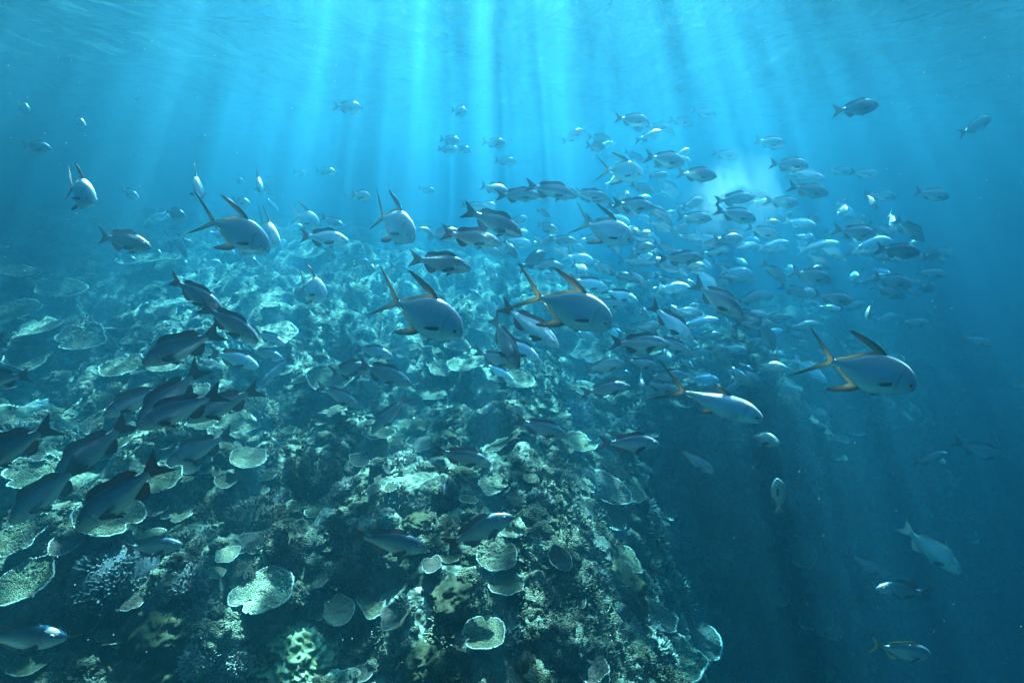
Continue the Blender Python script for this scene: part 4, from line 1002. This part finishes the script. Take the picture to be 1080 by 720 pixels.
sn(729, 373, 696, 358, 'dim snapper slanting down below the diving silver one', 15, 0.1, code='S')
sn(760, 352, 737, 357, 'snapper with a white cheek close to the diving grey fish', 25, 0.1, code='S')
sn(529, 257, 475, 247, 'large slate snapper beneath a lit backed one in clear water', 8, 0.1, code='S')
sn(551, 248, 500, 225, 'lit backed snapper arched nose down in clear water', 14, -0.12, code='S')
sn(497, 283, 441, 274, 'level slate snapper above the big blue pompano', 8, 0.1, code='S', size=1.05)
sn(608, 207, 563, 197, 'long grey snapper at the upper front of the school', 8, 0.1, code='S')
sn(570, 206, 531, 206, 'slim snapper trailing the long grey one', 10, 0.0, code='S')
sn(641, 208, 608, 204, 'snapper with a bright back ahead of the long grey one', 14, 0.1, code='S')
sn(369, 254, 322, 249, 'white bellied snapper with a bright nose above the far pale plate', 14, 0.1, code='S', skin='silver')
sn(595, 281, 563, 279, 'faint snapper behind the pale blue pompano dorsal fin', 14, 0.1, code='S')
sn(645, 212, 613, 205, 'blue snapper directly under the banded pompano', 14, 0.1, code='S')
sn(690, 219, 654, 215, 'snapper with a white lined back right of the blue flashed pompano', 14, 0.1, code='S')
sn(997, 478, 970, 487, 'dark snapper rising alone over the dim far slope', 15, 0.1)
sn(923, 620, 972, 623, 'dark snapper facing back in the deep shade under the pale wrasse', 8, 0.1)
sn(936, 606, 903, 590, 'dark snapper whose back edge catches light in the deep shade', 15, 0.1)
sn(1064, 485, 1012, 468, 'big dim fish far out over the deep slope', 10, 0.1, dist=6.5, size=1.25)
sn(1092, 404, 1070, 408, 'dark snapper half out of the picture beyond the lone pompano', 10, 0.0)
fish('W', 1008, 600, 965, 567, 'large pale green wrasse nosing down beside the deep slope', 20, 0, 0.1, dist=5.8)
fish('Y', 980, 690, 934, 684, 'dark rabbitfish with yellow tail in the deepest shade', 10, 0, 0.1, size=1.0)
fish('C', 820, 503, 821, 536, 'white lit fish swimming straight up over the far slope', 20, 0, 0.1, dist=4.6, skin='pale', size=0.85)
fish('C', 817, 466, 799, 461, 'round faint fish behind the trevally chin', 50, 0, 0.0, dist=5.5)

GC = 'chubs'
def ch(hx, hy, tx, ty, label, yaw=10, bend=0.1, dist=None, **k): fish('C', hx, hy, tx, ty, label, yaw, 0, bend, dist, GC, **k)
ch(383, 115, 355, 112, 'grey chub alone high in the bright shafts', 8)
ch(493, 119, 477, 116, 'short grey chub beside the brightest shaft', 45)
ch(355, 182, 335, 180, 'grey chub level with the dark shaft above the black finned pompano', 8)
ch(56, 158, 26, 154, 'dark chub lowest of a trio in the dim upper corner', 6, skin='dusky')
ch(32, 117, 18, 111, 'dark chub topmost of a trio in the dim upper corner', 50, dist=7)
ch(90, 133, 78, 125, 'small chub with a lit back beside two darker ones', 50, dist=7.2)
ch(925, 111, 889, 116, 'chub with white lit back alone near the surface', 8)
ch(1044, 125, 1020, 138, 'dark chub climbing alone, the furthest out near the surface', 10)
ch(685, 129, 655, 125, 'chub with a spotted lit back leading the top of the school', 8)
ch(730, 130, 710, 127, 'pale chub between two darker ones at the top of the school', 15)
ch(754, 122, 734, 117, 'dark chub at the top rear of the school', 15)
ch(706, 136, 685, 133, 'faint chub just under the top of the school', 15)
ch(826, 153, 803, 149, 'deep bodied chub with a bright cheek spot', 30, size=1.05)
ch(852, 175, 820, 173, 'dark chub with a light back below the bright cheeked one', 8)
ch(777, 165, 756, 162, 'small chub with a lit back above the bright glow', 15)
ch(797, 232, 762, 223, 'sharp dark chub silhouetted against the bright glow', 6)
ch(722, 172, 688, 166, 'dark chub with two lit patches beside the banded pompano', 8)
ch(755, 186, 722, 183, 'dark chub between the banded pompano and the bright glow', 8)
ch(873, 205, 840, 198, 'dark chub on the outer side of the bright glow', 8)
ch(842, 215, 814, 212, 'chub with a flash on its back under the bright glow', 10)
ch(750, 231, 721, 229, 'stout chub lit along its back, just before the glow', 10)
ch(821, 250, 794, 241, 'chub under the sharp silhouetted one', 12)
ch(943, 208, 920, 206, 'dim chub ahead of a darker pair on the outer side', 15)
ch(925, 185, 903, 182, 'dim chub upper one of a hazy pair', 15)
ch(898, 181, 878, 180, 'hazy chub trailing an upper dim one', 15)
ch(1000, 208, 973, 203, 'slim dark chub furthest out in the open blue', 8)
ch(922, 248, 888, 243, 'chub with two bright back patches on the outer edge', 8)
ch(875, 296, 843, 288, 'chub with a pale back above the lone pompano tail', 10)
ch(897, 318, 867, 312, 'chub with dark flank just above the lone pompano', 12)
ch(969, 267, 934, 263, 'darkest chub of the outer cluster', 8, skin='dusky')
ch(944, 242, 938, 228, 'dark chub turned away in the outer cluster', 50, dist=7, skin='dusky')
ch(925, 271, 912, 281, 'small black looking chub at the bottom of the outer cluster', 25, skin='dusky')
ch(960, 301, 930, 294, 'dark chub with a lit tail in the outer cluster', 10, skin='dusky')
ch(954, 313, 928, 304, 'chub under the lit tailed one in the outer cluster', 15, skin='dusky')
ch(1005, 270, 984, 264, 'faint chub outside the outer cluster', 15)
ch(996, 290, 974, 287, 'faint chub below and outside the outer cluster', 15)
ch(915, 335, 918, 322, 'chub seen end on, standing upright above the lone pompano', 50, dist=6.5)
ch(978, 341, 957, 340, 'pale backed chub above the nose of the lone pompano', 20)
ch(1043, 363, 1022, 357, 'pale blue chub furthest out at the height of the lone pompano', 20)
ch(616, 138, 597, 147, 'chub climbing alone over the front of the school', 15)
ch(534, 152, 512, 150, 'faint chub in the bright water ahead of the school', 15)
ch(487, 150, 466, 147, 'upper of three faint chubs in the brightest water', 20)
ch(484, 158, 464, 157, 'middle of three faint chubs in the brightest water', 20)
ch(498, 159, 480, 157, 'lowest of three faint chubs in the brightest water', 20)
ch(545, 171, 525, 169, 'faint chub under the one ahead of the school', 18)
ch(258, 192, 245, 188, 'tiny dim chub above the biggest dark finned pompano', 20)
ch(290, 193, 279, 188, 'tiny dim chub beside the head on pompano', 20)
ch(198, 230, 175, 222, 'dim brown chub between the lone and the biggest pompano', 20, skin='dusky')
ch(148, 210, 128, 200, 'small slanting chub over the upper flat', 30)
ch(392, 208, 372, 205, 'whitish chub turning in the bright water', 40, skin='pale')
ch(265, 215, 246, 212, 'dim chub right behind the biggest pompano dorsal fin', 25)
ch(460, 203, 443, 199, 'faint chub in the bright gap right of the black finned pompano', 15)
ch(325, 185, 310, 181, 'faint chub trailing another beside the dark shaft', 20)

# ------------------------------------------------------------------ the rest of the school, hazy with distance
def school(n, seed):
    r = random.Random(seed)
    zones = [(0.40, 560, 860, 180, 330, 6.0, 10.5, 'the heart of the school'), (0.20, 600, 880, 290, 420, 5.5, 9.5, 'the lower school over the slope'),
             (0.14, 840, 990, 190, 350, 6.5, 10, 'the dark school edge'), (0.13, 420, 640, 190, 330, 6, 10.5, 'the school front above the crest'),
             (0.06, 130, 420, 190, 320, 6.5, 11, 'the hazy water over the upper flat'), (0.07, 620, 760, 130, 200, 7, 11, 'the sunlit top of the school')]
    for i in range(n):
        z = r.choices(zones, [q[0] for q in zones])[0]
        for _ in range(30):
            x = r.triangular(z[1], z[2]) if r.random() < .6 else r.uniform(z[1], z[2]); y = r.triangular(z[3], z[4]); d = r.uniform(z[5], z[6])
            c = ray(x, y); p = CAM + c * (d / c.dot(FWD))
            if p.z < hgt(p.x, p.y) + 0.35: continue
            if min((p.x - a) ** 2 + (p.y - b) ** 2 + (p.z - q) ** 2 for a, b, q, _l in FISH_AT) > 0.10: break
        else: continue
        ang = r.gauss(12, 18) if r.random() < .87 else r.uniform(-50, 80); L_ = 20
        dx, dy = math.cos(R(ang)) * L_, math.sin(R(ang)) * L_
        code = r.choice('CCS'); 
        yaw = r.gauss(8, 32)
        skin = r.choice(['chub', 'silver', 'snapper', 'chub', 'chub', 'dusky']) if code == 'C' else r.choice(['snapper', 'snapper', 'silver'])
        tone = {'chub': 'grey', 'snapper': 'brownish grey', 'dusky': 'dark', 'pale': 'pale', 'silver': 'silvery'}[skin]
        kindw = 'chub' if code == 'C' else 'snapper'
        face = 'turned towards us' if yaw > 28 else 'turned away' if yaw < -22 else 'nose down' if ang > 26 else 'nose up' if ang < -4 else 'swimming level'
        lab = f'small hazy {tone} {kindw} {face} in {z[7]}'
        fish(code, x + dx / 2, y + dy / 2, x - dx / 2, y - dy / 2, lab, max(-60, min(70, yaw)), r.gauss(0, 10), r.choice([-0.2, -0.1, 0.0, 0.1, 0.2]), d, f'hazy {tone} {kindw}s {face}, {z[7]}', True, skin, size=r.uniform(0.85, 1.1))
school(310, 21)
# ------------------------------------------------------------------ a puff of milky water in the school and drifting specks
def make_puff():
    c = ray(776, 212); p = CAM + c * (7.2 / c.dot(FWD))
    r = np.random.RandomState(2)
    bm = bmesh.new(); bmesh.ops.create_icosphere(bm, subdivisions=4, radius=1); F = np.array([[v.index for v in f.verts] for f in bm.faces])
    V = np.array([list(v.co * (1 + 0.22 * noise.noise(v.co * 1.6) + 0.1 * noise.noise(v.co * 4))) for v in bm.verts]); bm.free()
    root = None
    for k, s in enumerate((0.62, 0.55, 0.48, 0.41, 0.34, 0.27, 0.20, 0.13)):
        me = mesh_np('milky_puff', V * s, F)
        o = link('milky_puff' if root is None else 'core', me); o.parent = root
        if root is None: o.location = p; root = o
        m, nt, out = mat('milky_puff'); v = N(nt, 'ShaderNodeVolumePrincipled', Density=0.035, Anisotropy=0.35)
        v.inputs['Color'].default_value = (0.93, 0.97, 0.97, 1); L(nt, v.outputs[0], out.inputs['Volume']); m.cycles.homogeneous_volume = True; me.materials.append(m)
    root['kind'] = 'stuff'
make_puff()
def make_specks():
    r = random.Random(8); bm = bmesh.new(); bmesh.ops.create_icosphere(bm, subdivisions=1, radius=1)
    V = np.array([v.co[:] for v in bm.verts]); F = np.array([[v.index for v in f.verts] for f in bm.faces]); bm.free()
    VV, FF = [], []
    for i in range(900):
        c = ray(r.uniform(-60, 1140), r.uniform(-30, 700)); d = r.uniform(1.2, 7.5); p = CAM + c * d
        if p.z < hgt(p.x, p.y) + 0.1 or p.z > -0.1: continue
        VV.append(V * np.array([r.uniform(.6, 1.4), r.uniform(.6, 1.4), r.uniform(.6, 1.4)]) * r.uniform(0.0006, 0.0016) * (0.6 + 0.18 * d) + np.array(p)); FF.append(F + len(V) * len(FF))
    me = mesh_np('drifting_specks', np.concatenate(VV), np.concatenate(FF)); o = link('drifting_specks', me, plain('speck', (0.75, 0.78, 0.75), 0.6)); o['kind'] = 'stuff'
make_specks()
